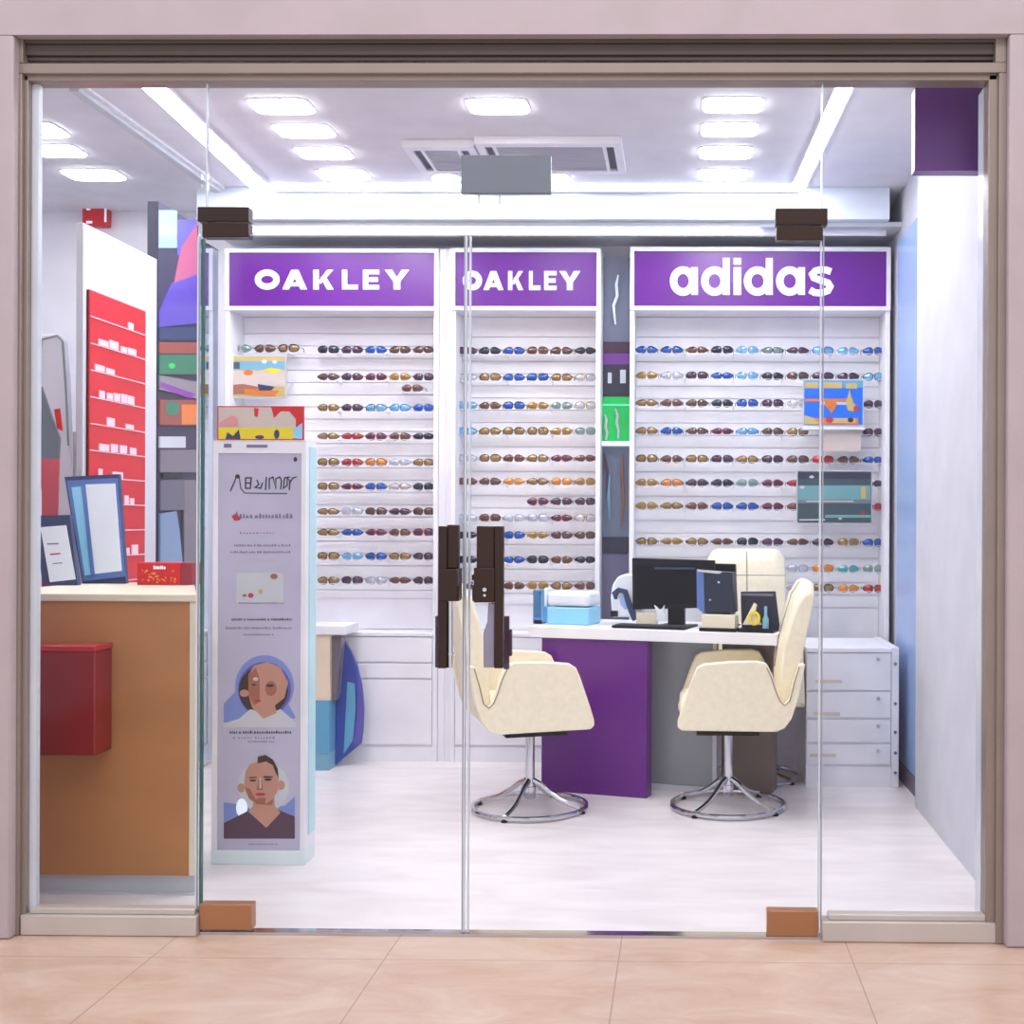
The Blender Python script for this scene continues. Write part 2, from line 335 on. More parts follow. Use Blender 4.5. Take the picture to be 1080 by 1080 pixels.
strip_light((893, 84), (842, 196), .05, 'long white strip light on the right of the ceiling')
# back bulkhead with cove
BD = 5.98
struct(MB().box(-2.45, 1.028, BD, 6.46, ZZ(231, BD), CZ-.001).build('trim_4', mat('pale_blue_wall', (226,236,248), .6)))
struct(MB().box(-2.45, 1.1, BD+.05, 6.46, ZZ(236, BD), ZZ(231, BD)-.0005).build('trim_5', M['lgrey']))
r = thing('cove_light', 'thin bright cove strip where the ceiling meets the back bulkhead', 'strip light', (-.7, BD-.02, CZ))
mb = MB(); mb.box(XX(287, BD, 200), XX(843, BD, 200), BD-.05, BD-.02, CZ-.012, CZ-.001); mb.build('diffuser', LC, r)
mb = MB(); mb.box(XX(287, BD, 200), XX(843, BD, 200), BD-.02, BD-.004, CZ-.03, CZ-.001); mb.build('housing', M['lgrey'], r)
r = thing('cove_light', 'long bright strip running just above the purple signs', 'strip light', (-.7, 6.1, ZZ(240, 6.06)))
mb = MB(); mb.box(XX(262, 6.06, 240), XX(800, 6.06, 240), 6.06, 6.10, ZZ(243, 6.06), ZZ(239.5, 6.06)); mb.build('diffuser', LC, r)
mb = MB(); mb.box(XX(240, 6.06, 240), XX(936, 6.06, 240), 6.10, 6.12, ZZ(246, 6.06), ZZ(236.5, 6.06)); mb.build('housing', M['white'], r)
# ceiling track at left
a = cp(78, 88); b = cp(205, 206)
r = thing('ceiling_track', 'slim pale grey track running along the ceiling at left', 'track', (a.x, 5.2, CZ))
mb = MB(); mb.box(a.x-.02, a.x+.02, a.y, b.y, CZ-.03, CZ-.0005); mb.build('rail', M['lgrey'], r, bevel=.003)
mb = MB(); mb.box(a.x+.021, a.x+.04, a.y, b.y, CZ-.012, CZ-.0005); mb.build('cover_strip', M['white'], r)
# AC cassettes
def cassette(x0, x1, y0, y1, label):
    r = thing('air_conditioner', label, 'air conditioner', ((x0+x1)/2, (y0+y1)/2, CZ), 'ceiling air conditioners')
    g = .05
    mb = MB(); zb = CZ-.035
    mb.box(x0, x1, y0, y0+g, zb, CZ-.001).box(x0, x1, y1-g, y1, zb, CZ-.001).box(x0, x0+.035, y0+g, y1-g, zb, CZ-.001).box(x1-.035, x1, y0+g, y1-g, zb, CZ-.001)
    mb.box(x0+.07, x0+.085, y0+g, y1-g, zb, CZ-.001).box(x1-.085, x1-.07, y0+g, y1-g, zb, CZ-.001)
    mb.build('panel', M['white'], r)
    mb = MB(); mb.box(x0+.035, x0+.07, y0+g, y1-g, zb+.012, CZ-.001).build('outlet_slot', M['indigo'], r)
    mb = MB(); mb.box(x1-.07, x1-.035, y0+g, y1-g, zb+.012, CZ-.001).build('outlet_slot', M['indigo'], r)
    mb = MB(); n = 16
    for k in range(n):
        yy = y0+g+(y1-y0-2*g)*k/n; mb.box(x0+.085, x1-.085, yy, yy+(y1-y0-2*g)/n*.7, zb+.004, CZ-.004)
    mb.build('grille', mat('grille_grey', (176,176,188), .5), r)
    mb = MB(); mb.box(x0+.086, x1-.086, y0+g, y1-g, CZ-.006, CZ-.001); mb.build('filter', M['inkg'], r)
a = cp(500, 143); b = cp(655, 143); c = cp(640, 176)
cassette(a.x, b.x, a.y, c.y, 'wide ceiling air conditioner with grey grille, the right one')
e = cp(424, 147); cassette(e.x, a.x-.01, e.y, c.y, 'smaller ceiling air conditioner with grey grille, the left one')

# ------------------------------------------------------------------ display units with sunglasses
FD, SD = 6.20, 6.40      # front of frames, front of slat boards
GDP = 6.315              # front of the glasses
def letters(mb, glyphs, top, base, d, t=.004):
    Y = d
    for g, x0, x1 in glyphs:
        P = lambda u, v: (pt(x0+(x1-x0)*u, base+(top-base)*v, d).x, pt(x0+(x1-x0)*u, base+(top-base)*v, d).z)
        W = abs(P(1, 0)[0]-P(0, 0)[0]); Hh = abs(P(0, 1)[1]-P(0, 0)[1]); w = Hh*.31
        if g == 'O':
            c = P(.5, .5); stroke(mb, ell(c[0], c[1], W/2-w/2, Hh/2-w/2*.9, 28), w, Y, t, True)
        elif g == 'A':
            flat(mb, [P(0, 0), P(.26, 0), P(.56, .72), P(.5, 1), P(.36, 1)], Y, t); flat(mb, [P(1, 0), P(.74, 0), P(.44, .72), P(.36, 1), P(.64, 1)], Y, t)
            flat(mb, [P(.2, .16), P(.8, .16), P(.72, .36), P(.28, .36)], Y, t)
        elif g == 'K':
            flat(mb, [P(0, 0), P(.27, 0), P(.27, 1), P(0, 1)], Y, t); flat(mb, [P(.25, .38), P(.68, 1), P(.98, 1), P(.36, .28)], Y, t); flat(mb, [P(.36, .62), P(.56, .74), P(1, 0), P(.68, 0)], Y, t)
        elif g == 'L':
            flat(mb, [P(0, 0), P(.32, 0), P(.32, 1), P(0, 1)], Y, t); flat(mb, [P(.3, 0), P(1, 0), P(1, .24), P(.3, .24)], Y, t)
        elif g == 'E':
            flat(mb, [P(0, 0), P(.32, 0), P(.32, 1), P(0, 1)], Y, t)
            for v in (0, .39, .78): flat(mb, [P(.3, v), P(1 if v != .39 else .92, v), P(1 if v != .39 else .92, v+.22), P(.3, v+.22)], Y, t)
        elif g == 'Y':
            flat(mb, [P(.36, 0), P(.64, 0), P(.64, .45), P(.36, .45)], Y, t); flat(mb, [P(0, 1), P(.3, 1), P(.56, .5), P(.5, .4), P(.36, .4)], Y, t); flat(mb, [P(1, 1), P(.7, 1), P(.44, .5), P(.5, .4), P(.64, .4)], Y, t)
        elif g in 'ad':
            c = P(.47, .5); w = Hh*.265; stroke(mb, ell(c[0], c[1], W*.47-w/2, Hh*.53-w/2, 30), w, Y, t, True)
            top_v = 1.34 if g == 'd' else 1.0
            flat(mb, [P(.76, 0), P(1, 0), P(1, top_v), P(.76, top_v)], Y, t)
        elif g == 'i':
            flat(mb, [P(0, 0), P(1, 0), P(1, 1), P(0, 1)], Y, t); flat(mb, [P(0, 1.1), P(1, 1.1), P(1, 1.34), P(0, 1.34)], Y, t)
        elif g == 's':
            pts = [(.9, .84), (.72, .9), (.5, .92), (.28, .87), (.16, .75), (.22, .62), (.5, .52), (.78, .43), (.87, .3), (.78, .15), (.5, .06), (.25, .08), (.06, .18)]
            stroke(mb, [P(a_, b_) for a_, b_ in pts], Hh*.24, Y, t)
def unit(label, px0, px1, sy0, sy1, glyphs, top, base, slat_top, slat_bot, rows):
    x0, x1 = XX(px0, FD, 450), XX(px1, FD, 450); cx = (x0+x1)/2
    r = thing('display_unit', label, 'display unit', (cx, FD, 0), 'white slatwall sunglasses display units')
    zt = ZZ(sy0, FD, (px0+px1)/2); zs = ZZ(sy1, FD, (px0+px1)/2)
    for xa in (x0, x1-.024):
        MB().box(xa, xa+.024, FD, 6.455, 0, zs).build('side_post', M['white'], r, bevel=.002)
    mb = MB(); w = .021
    mb.box(x0, x1, FD-.01, 6.455, zt-w, zt).box(x0, x1, FD-.01, 6.455, zs, zs+w).box(x0, x0+w, FD-.01, 6.455, zs+w, zt-w).box(x1-w, x1, FD-.01, 6.455, zs+w, zt-w)
    mb.build('sign_frame', M['white'], r)
    sp = MB().box(x0+w, x1-w, FD, FD+.03, zs+w, zt-w).build('sign_panel', M['sign'], r)
    mb = MB(); letters(mb, glyphs, top, base, FD-.0005); mb.build('sign_lettering', M['letter'], sp)
    # slat boards
    xa, xb = x0+.0245, x1-.0245
    mb = MB(); mb.box(xa, xb, SD+.012, 6.455, ZZ(slat_bot, SD), zs-.001)
    z = zs-.002; mb.box(xa, xb, SD, SD+.012, ZZ(slat_top, SD), z)
    z = ZZ(slat_top, SD)-.006; zb = ZZ(slat_bot, SD); pitch = .0655
    while z-pitch > zb: mb.box(xa, xb, SD, SD+.012, z-pitch+.005, z); z -= pitch
    if z > zb: mb.box(xa, xb, SD, SD+.012, zb, z)
    mb.build('slat_board', M['slat'], r)
    for y, pa, pb in rows:
        z = ZZ(y+4.6, GDP, (pa+pb)/2); u0, u1 = max(xa, XX(pa, GDP, y)), min(xb, XX(pb, GDP, y))
        mb = MB(); mb.box(u0, u1, GDP-.002, GDP+.008, z-.003, z); n = max(2, round((u1-u0)/.25)+1)
        for k in range(n):
            xk_ = u0+.004+(u1-u0-.008)*k/(n-1); mb.box(xk_-.002, xk_+.002, GDP+.008, SD, z-.006, z-.001); mb.box(xk_-.005, xk_+.005, SD-.003, SD, z-.018, z+.004)
        mb.build('shelf_rail', M['ledge'], r)
    return r, x0, x1
RL = [368, 396.5, 429, 458.5, 486, 511.5, 538, 560, 585, 610.5]
RM = [369, 397, 427, 454, 482.5, 507, 528, 545.5, 563.5, 589.5, 617]
RR = [368, 395, 424, 453.5, 483, 508, 532.5, 570, 598, 618.5]
U1, ux0, ux1 = unit('left display unit under the widest-spaced white sign lettering, beside the standing banner', 237, 462, 262.5, 327.5,
  [('O', 269, 295), ('A', 298, 324), ('K', 330.5, 352), ('L', 361, 377.5), ('E', 383, 400), ('Y', 406, 431.5)], 284.7, 305.3, 352, 632, [(y, 240, 459) for y in RL]+[(408.5, 424, 459)])
U2, vx0, vx1 = unit('narrow middle display unit behind the door handles', 475.5, 633, 262, 327.5,
  [('O', 488, 508.5), ('A', 510, 531), ('K', 536, 552), ('L', 558, 570), ('E', 574, 587), ('Y', 590, 612)], 286, 306, 355, 638, [(y, 478, 631) for y in RM if y != 528]+[(528, 572, 631)])
U3, wx0, wx1 = unit('wide right display unit with lowercase white sign lettering, behind the desk', 664, 938.5, 261, 327.5,
  [('a', 706.5, 736), ('d', 739.5, 769.5), ('i', 773.7, 781.5), ('d', 784.6, 815), ('a', 818.5, 849), ('s', 852.5, 879)], 282, 311, 355, 640, [(y, 667, 936) for y in RR])
# lower cabinets under the slatwall
def base_cab(r, x0, x1, d, py_top, splits, kick, label_m='white', dep=6.455, knobs=()):
    zt = ZZ(py_top, d)
    MB().box(x0, x1, d+.012, dep, 0.0, zt-.0205).build('cabinet_body', M['white'], r)
    MB().box(x0, x1, d-.004, dep, zt-.02, zt).build('cabinet_top', M['white'], r, bevel=.002)
    MB().box(x0, x1, d+.006, d+.0115, 0, ZZ(kick, d)-.004).build('kickboard', M['kick'] if label_m == 'k' else M['white'], r)
    for k, (a, b) in enumerate(splits):
        f = MB().box(x0+.002, x1-.002, d, d+.0115, ZZ(b, d)+.0045, ZZ(a, d)).build('drawer_front', M['white'], r, bevel=.0015)
        for kx in knobs:
            x = XX(kx, d, a+8); z = ZZ(a+4, d)
            MB().cyl((x, d-.012, z-.01), (x, d, z-.01), .009, n=12).build('lock', M['chrome'], f, smooth=True)
    return zt
base_cab(U1, ux0+.025, ux1-.025, 6.2, 668, [(673, 700), (701, 717), (718, 787)], 788)
base_cab(U2, vx0+.025, vx1-.025, 6.2, 668, [(673, 717), (718, 787)], 788)
xk = .59
base_cab(U3, wx0+.025, xk-.002, 6.2, 676, [(681, 717), (718, 787)], 788)
mb = MB(); mb.box(ux0+.026, ux1-.026, 6.385, 6.455, ZZ(667.5, 6.2), ZZ(632, SD)-.001).build('lower_panel', M['white'], U1)
mb = MB(); mb.box(vx0+.026, vx1-.026, 6.385, 6.455, ZZ(667.5, 6.2), ZZ(638, SD)-.001).build('lower_panel', M['white'], U2)
mb = MB(); mb.box(wx0+.026, wx1-.026, 6.385, 6.455, ZZ(675.5, 6.2), ZZ(640, SD)-.001).build('lower_panel', M['white'], U3)
# filler between left and middle unit
mb = MB(); mb.box(ux1+.001, vx0-.001, 6.215, 6.455, 0, ZZ(262, 6.2)); c = (ux1+vx0)/2; mb.box(c-.004, c+.004, 6.205, 6.215, 0, ZZ(262, 6.2)); mb.box(c+.017, c+.019, 6.212, 6.215, 0, ZZ(262, 6.2))
struct(mb.build('trim_6', M['white'], bevel=.001))
# deep drawer unit in the right corner
xd1 = XX(940, 5.67, 750)
r = thing('drawer_unit', 'low white unit of four wide drawers in the right corner', 'drawer unit', ((xk+xd1)/2, 5.67, 0))
base_cab(r, xk, xd1, 5.67, 682, [(687, 727), (728.5, 756), (757.5, 782), (783.5, 805)], 806, dep=6.19, knobs=(926,))
mb = MB(); mb.box(xd1+.001, XX(948, 5.67, 750), 5.67, 6.19, 0, ZZ(681, 5.67)); mb.build('end_panel', M['white'], r, bevel=.002)
for yy, xa in ((717, 852), (751, 850), (795, 846)):
    mb = MB(); bpx(mb, xa+8, xa+36, yy, yy+3.5, 5.6685, 5.6698); mb.build('label_strip', mat('faded_label', (214,204,190), .6), r)
for yy in (700, 742, 772, 794, 815):
    mb = MB(); a = pt(944, yy, 5.67); mb.cyl((a.x, 5.663, a.z), (a.x, 5.67, a.z), .008, n=10); mb.build('lock', M['chrome'], r, smooth=True)

# ---- sunglasses
def lensmesh(sx, style):
    mb = MB(); n = 16; out = []
    for ring, dy in ((1.0, 0.0), (.6, -.004), (.2, -.0055)):
        pts = []
        for k in range(n):
            a = 2*math.pi*k/n; c, s_ = math.cos(a), math.sin(a)
            if style == 0: x = .0265*c; z = .019*s_*(1-.35*c*sx)-.002*(s_ < 0)
            elif style == 1: x = .0255*math.copysign(abs(c)**.8, c); z = .0205*math.copysign(abs(s_)**.85, s_)*(1-.15*sx*c)
            else: x = .0285*c; z = .0165*s_*(1-.45*c*sx)
            x *= .95; z *= .95; pts.append(Vector((sx*.0315+x*ring, dy+abs(sx*.0315+x*ring)*.20, z*ring)))
        out.append(pts)
    mb.loft(out, cap=True)
    return mb
def framemesh(style):
    mb = MB()
    for sx in (-1, 1):
        n = 16; pts = []
        for k in range(n):
            a = 2*math.pi*k/n; c, s_ = math.cos(a), math.sin(a)
            if style == 0: x = .0265*c; z = .019*s_*(1-.35*c*sx)-.002*(s_ < 0)
            elif style == 1: x = .0255*math.copysign(abs(c)**.8, c); z = .0205*math.copysign(abs(s_)**.85, s_)*(1-.15*sx*c)
            else: x = .0285*c; z = .0165*s_*(1-.45*c*sx)
            X = sx*.0315+x*1.03; pts.append(Vector((X, abs(X)*.20+.001, z*1.04)))
        mb.tube(pts, .0027 if style != 1 else .0032, 5, closed=True)
        xs = sx*.0605
        mb.tube([(xs, .012, .004), (xs+sx*.003, .03, .005), (xs+sx*.003, .066, .003), (xs+sx*.001, .080, -.012)], .0022, 5)
    mb.tube([(-.007, .002, .004), (0, 0, .0065), (.007, .002, .004)], .0022, 5)
    return mb
LENS = dict(B=('blue', (24,84,176)), L=('pale blue', (110,176,222)), K=('near-black', (30,36,58)), N=('brown', (98,66,58)), Y=('amber', (150,118,66)), O=('orange', (214,132,60)),
            R=('red', (176,40,44)), G=('green-grey', (120,150,142)), W=('clear grey', (188,192,204)), P=('plum', (78,48,76)), T=('teal', (70,160,160)))
FRM = dict(K=('black', (36,34,46)), N=('brown', (110,70,50)), W=('silver', (150,152,168)), R=('red', (150,40,50)), Y=('gold', (160,128,70)), B=('blue', (40,84,150)))
lmat = {k: mat('lens_'+v[0].replace(' ', '_').replace('-', '_'), v[1], .12, .25, coat=.5) for k, v in LENS.items()}
fmat = {k: mat('rim_'+v[0], v[1], .35, .2) for k, v in FRM.items()}
protos = []
for st in range(3):
    e = thing('sunglasses', 'sunglasses', 'sunglasses', (0, 0, 0), local=True)
    framemesh(st).build('frame', fmat['K'], e, smooth=True)
    for sx in (-1, 1): lensmesh(sx, st).build('lens', lmat['K'], e, smooth=True)
    protos.append(e)
used = set()
NTH = ['first', 'second', 'third', 'fourth', 'fifth', 'sixth', 'seventh', 'eighth', 'ninth', 'tenth', 'eleventh', 'twelfth']
NG = 0
def pair(px, py, lc, unitname, row, nth, side='left'):
    global NG
    st = random.choice((0, 0, 1, 2)); fc = random.choice({'B': 'KBK', 'L': 'WKB', 'K': 'K', 'N': 'KNN', 'Y': 'YKK', 'O': 'NKY', 'R': 'RK', 'G': 'WK', 'W': 'WWY', 'P': 'KKR', 'T': 'KW'}[lc])
    p = protos[st]
    if st in used: o = copy_tree(p)
    else: o = p; used.add(st)
    q = pt(px, py, GDP); o.location = (q.x, GDP-.004, ZZ(py+4.6, GDP, px)+.0205 - (.0005 if st == 1 else .0015)); o.rotation_euler.z = random.uniform(-.05, .05); o.scale = (.95, 1, .9)
    for ch in o.children:
        s_ = ch.material_slots[0]; s_.link = 'OBJECT'; s_.material = fmat[fc] if ch.name.startswith('frame') else lmat[lc]
    tag(o, '%s-framed sunglasses with %s lenses, %s from %s in %s of %s' % (FRM[fc][0], LENS[lc][0], nth, side, row, unitname), 'sunglasses', 'sunglasses on the '+unitname)
    NG += 1
def rowname(k, n): return NTH[k]+' row'
row_left = ['KPBNN', 'NPPYP', 'YPLLB', 'YRPNK', 'YROWY', 'YPBWK', 'YWNPN', 'YBPNP', 'YLBYP', 'YPWNP']
for k, y in enumerate(RL):
    for j, lc in enumerate(row_left[k]):
        pair(346+j*25.2, y+(.8 if k > 2 else 0), lc, 'left unit', rowname(k, 10), NTH[j+(3 if k == 0 else 0)])
for j, (x, lc) in enumerate(((253.5, 'G'), (279, 'N'), (304, 'Y'))): pair(x, 366.5, lc, 'left unit', 'first row', NTH[j])
for j, (x, lc) in enumerate(((434.5, 'N'), (450, 'B'))[:1]+((448+.5, 'B'),)[:0]): pair(x, 408.5, lc, 'left unit', 'short low extra row', 'first')
row_mid = ['PKBNNK', 'WYBBYW', 'LNBYGW', 'LYYYYG', 'WYNYPN', 'NNOYOY', '   PPP', 'WNWWPW', 'KPBYNN', 'KKBKNK', 'PWNYYN']
for k, y in enumerate(RM):
    j2 = 0
    for j, lc in enumerate(row_mid[k]):
        if lc == ' ': continue
        pair(491.5+j*25.2, y, lc, 'middle unit', rowname(k, 11), NTH[j2]); j2 += 1
row_right = ['BBNKLGPLLB', 'YWPBLKNPPL', 'YNNKBPW  P', 'YBNPLNY  P', 'YNYPYPNRNB', 'YOPKGPR  P', 'YYNBBPN  R', 'YYYNKPNPYB', '      WOTG', '      WYOR']
for k, y in enumerate(RR):
    j2 = 0
    for j, lc in enumerate(row_right[k]):
        if lc == ' ': continue
        pair(682+j*26.6, y+j*.15, lc, 'right unit', rowname(k, 10), NTH[j2]); j2 += 1

# ---- narrow mirror between middle and right unit, its reflections built as coloured shapes
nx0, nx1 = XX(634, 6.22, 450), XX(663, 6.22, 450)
r = thing('painted_mirror', 'tall narrow mirror between middle and right units, its reflections built as coloured shapes', 'painted mirror', ((nx0+nx1)/2, 6.4, 0))
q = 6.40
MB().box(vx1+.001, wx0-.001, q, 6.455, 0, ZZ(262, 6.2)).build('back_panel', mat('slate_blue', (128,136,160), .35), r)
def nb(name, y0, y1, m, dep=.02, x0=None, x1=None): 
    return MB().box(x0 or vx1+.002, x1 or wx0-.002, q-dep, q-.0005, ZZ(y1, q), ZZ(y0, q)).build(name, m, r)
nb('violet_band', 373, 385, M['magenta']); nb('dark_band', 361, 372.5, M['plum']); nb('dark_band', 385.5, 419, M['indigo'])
nb('green_reflection', 419.5, 466, M['green'], .05); nb('pale_reflection_bar', 466.5, 471, M['letter'], .10); nb('reflected_glow', 427, 429, lightmat('mint_glow', (120,255,210), .9), .056)
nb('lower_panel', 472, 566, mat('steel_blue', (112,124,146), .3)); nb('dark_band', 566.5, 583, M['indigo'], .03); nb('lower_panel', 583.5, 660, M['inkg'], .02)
def reflected_shape(pts, m, name, dep): 
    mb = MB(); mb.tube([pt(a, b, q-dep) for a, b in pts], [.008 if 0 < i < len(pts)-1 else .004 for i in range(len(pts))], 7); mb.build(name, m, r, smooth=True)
reflected_shape([(638, 437), (639.5, 443), (638.5, 450), (640.5, 456), (639, 464)], M['lgrey'], 'reflected_chain', .065)
reflected_shape([(649, 431), (651.5, 438), (650.5, 446), (652.5, 454), (652, 462)], M['lgrey'], 'reflected_chain', .065)
reflected_shape([(652, 290), (650, 300), (651, 312), (647, 322), (649, 342)], M['letter'], 'reflected_streak', .03)
reflected_shape([(637, 478), (639, 490), (641, 500), (640, 520)], M['plum'], 'reflected_streak', .04)
reflected_shape([(643, 500), (642, 520), (643, 548)], M['tealm'], 'reflected_streak', .05)
reflected_shape([(657, 480), (656, 500), (658, 530), (655, 556)], M['skin2'], 'reflected_streak', .035)
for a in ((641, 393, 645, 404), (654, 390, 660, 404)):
    mb = MB(); bpx(mb, a[0], a[2], a[1], a[3], q-.03, q-.0205); mb.build('reflected_card', M['paper'], r)

# ---- posters on the slatwall
def poster(px0, px1, py0, py1, d, label, base, art, name='poster', frame=None):
    c = pt((px0+px1)/2, py1, d)
    r = thing(name, label, 'poster', tuple(c))
    mb = MB(); bpx(mb, px0, px1, py0, py1, d, d+.008); mb.build('board', frame or M['lgrey'], r)
    mb = MB(); mb.use(base); bpx(mb, px0+1.2, px1-1.2, py0+1.2, py1-1.2, d-.0012, d-.0002)
    yy = d-.0014
    for k, (m, pts) in enumerate(art):
        mb.use(m); flat(mb, pxz(pts, d), yy-.0003*k, .0003)
    mb.build('printed_or_reflected_picture', None, r)
    return r
def rc(a, b, c, d): return [(a, c), (b, c), (b, d), (a, d)]
PD = 6.255
poster(847, 911, 400, 449, PD, 'small cobalt blue poster with orange shapes on the right unit', M['bluep'],
  [(M['teal'], rc(848.5, 909.5, 401.5, 409)), (M['ochre'], rc(849, 863, 403, 409.5)), (M['ochre'], rc(869, 888, 403, 409.5)), (M['ochre'], rc(892, 904, 404, 410)),
   (M['orange'], rc(849, 900, 420.5, 423.5)), (M['lgrey'], rc(866, 893, 424, 427)), (M['orange'], epx(876, 426, 6.5, 5)), (M['orange'], [(871, 428), (882, 428), (877, 436)]), (M['ochre'], [(892, 424), (896, 411), (899, 424), (906, 430), (900, 434), (894, 433)]),
   (M['inkr'], epx(903, 431, 3, 3)), (M['orange'], rc(848.5, 905, 441, 447.5)), (M['ochre'], rc(876, 902, 441, 446)), (M['ochre'], [(848.5, 438), (858, 441), (864, 447.5), (848.5, 447.5)]), (M['inkr'], epx(875, 443, 4, 3)), (M['hair'], epx(897, 443, 3, 2.5))])
poster(840, 920, 496, 552.5, PD, 'dark teal landscape poster lower on the right unit', M['slate'],
  [(M['seafoam'], rc(841.5, 918, 512, 527)), (M['grey'], rc(841.5, 918, 527, 531)), (M['slate'], rc(841.5, 918, 531, 541)), (M['seafoam'], rc(870, 918, 543, 546)), (M['indigo'], rc(841.5, 918, 498, 505)), (M['lgrey'], epx(856, 503, 2.5, 1.5)),
   (M['lgrey'], epx(846, 514, 2.5, 1.5)), (M['ochre'], rc(908, 913, 513, 526)), (M['inkr'], epx(910, 541, 2.5, 1.6)), (M['lgrey'], rc(843, 870, 547.5, 549)), (M['lgrey'], epx(886, 547, 1.8, 1.2)), (M['beige'], rc(850, 900, 528, 529.5))])
poster(244.5, 302, 374.5, 419.5, PD, 'small golden poster on the left unit above the standing banner', M['ochre'],
  [(M['tealm'], rc(246, 302-1.3, 381, 390)), (M['ochre'], rc(246, 300.5, 376, 381)), (M['beige'], [(246, 391), (300.5, 391), (300.5, 408), (246, 408)]), (M['slate'], rc(246.5, 253, 382, 389)), (M['yellow'], [(275, 391), (285, 388), (298, 390), (290, 394)]),
   (M['orange'], epx(262, 393, 5, 3)), (M['skin2'], [(246, 406), (256, 405), (272, 408), (272, 415), (246, 416)]), (M['orange'], [(258, 410), (295, 412), (290, 417.5), (258, 416)]), (M['navy'], [(272, 405), (290, 408), (286, 412), (273, 412)]), (M['letter'], epx(279, 381.5, 2.6, 1.8)), (M['letter'], epx(290, 382, 2.2, 1.5))])
r = thing('acrylic_tray', 'white ledge with pinkish card under the cobalt blue poster', 'shelf', tuple(pt(880, 453, PD)))
mb = MB(); bpx(mb, 846, 912, 449.8, 453, PD-.02, 6.31); mb.build('ledge', M['ledge'], r)
mb = MB(); bpx(mb, 868, 908, 454.5, 476, PD+.01, PD+.014); mb.build('hanging_card', M['beige'], r)

# ------------------------------------------------------------------ left partition with red slats and mirror
LX = -2.42
def lwall_box(mb, ya, yb, z0, z1, t0, t1): return mb.box(LX+t0, LX+t1, ya, yb, z0, z1)
def ywall(px, py=450, X=LX):          # distance at which plane X=const is seen at px
    r = CM @ Vector(((px-PX0)/F, -(py-PY0)/F, -1.0)); return r.y*X/r.x
ya, yb, yc = ywall(90), ywall(150), ywall(165)
r = thing('partition', 'white free-standing partition holding the red product panel', 'partition', (LX, (ya+yc)/2, 0))
lwall_box(MB(), ya-.02, yc, 0, 2.45, -.03, 0).build('board', M['wallg'], r, bevel=.003)
# red panel: thin slats with white product lines
rp = thing('red_panel', 'tall red slatted product panel on the white partition', 'display panel', (LX, (ya+yb)/2, .6))
z0 = pt(120, 640, (ya+yb)/2).z; z1 = CH+(552-305)*ya/F*1.0
z1 = pt(90, 305, ya).z; nsl = 12; hs = (z1-z0)/nsl
mb = MB()
for k in range(nsl): lwall_box(mb, ya+.005, yb, z0+hs*k+.004, z0+hs*(k+1), .001, .014)
lwall_box(mb, ya+.005, yb, z0, z1, .0005, .008)
mb.build('slat_board', mat('red_slat', (196,14,34), .4), rp)
rnd = random.Random(3)
for k in range(1, nsl):
    z = z0+hs*k
    mb = MB(); lwall_box(mb, ya+.01, yb-.01, z-.001, z+.003, .014, .018); mb.build('white_rail', mat('rail_pink', (240,206,216), .4), rp)
    mb = MB(); y = ya+.03+rnd.uniform(0, .05)
    while y < yb-.12:
        w = rnd.uniform(.03, .09); hh = rnd.uniform(.02, .042); 
        if k % 2 == 0 or rnd.random() < .35: lwall_box(mb, y, y+w, z+.004, z+.004+hh, .0145, .020)
        y += w+rnd.uniform(.004, .03)
    if len(mb.bm.verts): mb.build('product_card', mat('card_pink', (234,200,214), .5), rp)
    else: mb.bm.free()
# mall reflections painted as a coloured panel, left wall between partition and mirror
yd = ywall(208.5); ye = 6.185
def leftplate(name, label, cat, y0, y1, zt, bands, thick=.03, zb=0.0):
    r = thing(name, label, cat, (LX, (y0+y1)/2, 0))
    MB().box(LX-.05, LX, y0, y1, zb, zt).build('board', M['indigo'], r)
    mb = MB()
    for m, pts in bands:
        mb.use(m); mb.prism([(LX+.0005, ywall(p[0], p[1]), CH-(p[1]-552)*ywall(p[0], p[1])/F) for p in pts], (.0025 if m is M['indigo'] else .003+.0004*bands.index((m, pts)), 0, 0))
    mb.build('printed_or_reflected_picture', None, r); return r  # reflected colours painted as flat shapes
slate_reflection = mat('slate_violet', (88,84,104), .3); rbr = mat('rust_reflection', (142,72,62), .4)
leftplate('painted_reflection', 'tall dark panel beside the partition, mall reflections painted as coloured shapes', 'panel', yc+.01, yd-.004, 2.72, [
  (M['sky'], rc(167, 186, 222, 262)), (M['purpleb'], rc(186, 207, 232, 270)), (mat('rose_reflection', (172,90,120), .3), [(190, 262), (207, 236), (207, 300), (178, 326)]), (mat('violet_reflection', (86,70,170), .3), [(167, 330), (180, 300), (207, 290), (207, 342), (167, 346)]),
  (M['navy'], rc(167, 207, 346, 360)), (rbr, rc(167, 207, 362, 374)), (mat('deep_green', (44,112,88), .35), rc(167, 207, 375, 396)), (M['green'], epx(180, 387, 3.5, 3, 10)), (mat('grey_reflection', (132,128,138), .4), [(167, 397), (207, 404), (207, 422), (167, 412)]), (M['magenta'], [(168, 404), (205, 417), (200, 422), (168, 410)]), 
  (rbr, rc(167, 207, 423, 450)), (M['orange'], rc(190, 207, 428, 449)), (mat('deep_green', (44,112,88), .35), epx(180, 432, 8, 8, 14)), (M['lgrey'], rc(167, 194, 462, 474)), (mat('taupe_grey', (110,102,114), .3), rc(167, 207, 476, 500)), (M['ink'], rc(170, 192, 501, 506)),
  (slate_reflection, rc(167, 207, 508, 540)), (mat('smoke_blue', (116,142,178), .3), [(167, 544), (184, 541), (187, 560), (190, 590), (191, 600), (167, 600)]), (mat('taupe_grey', (110,102,114), .3), rc(192, 207, 508, 600))])
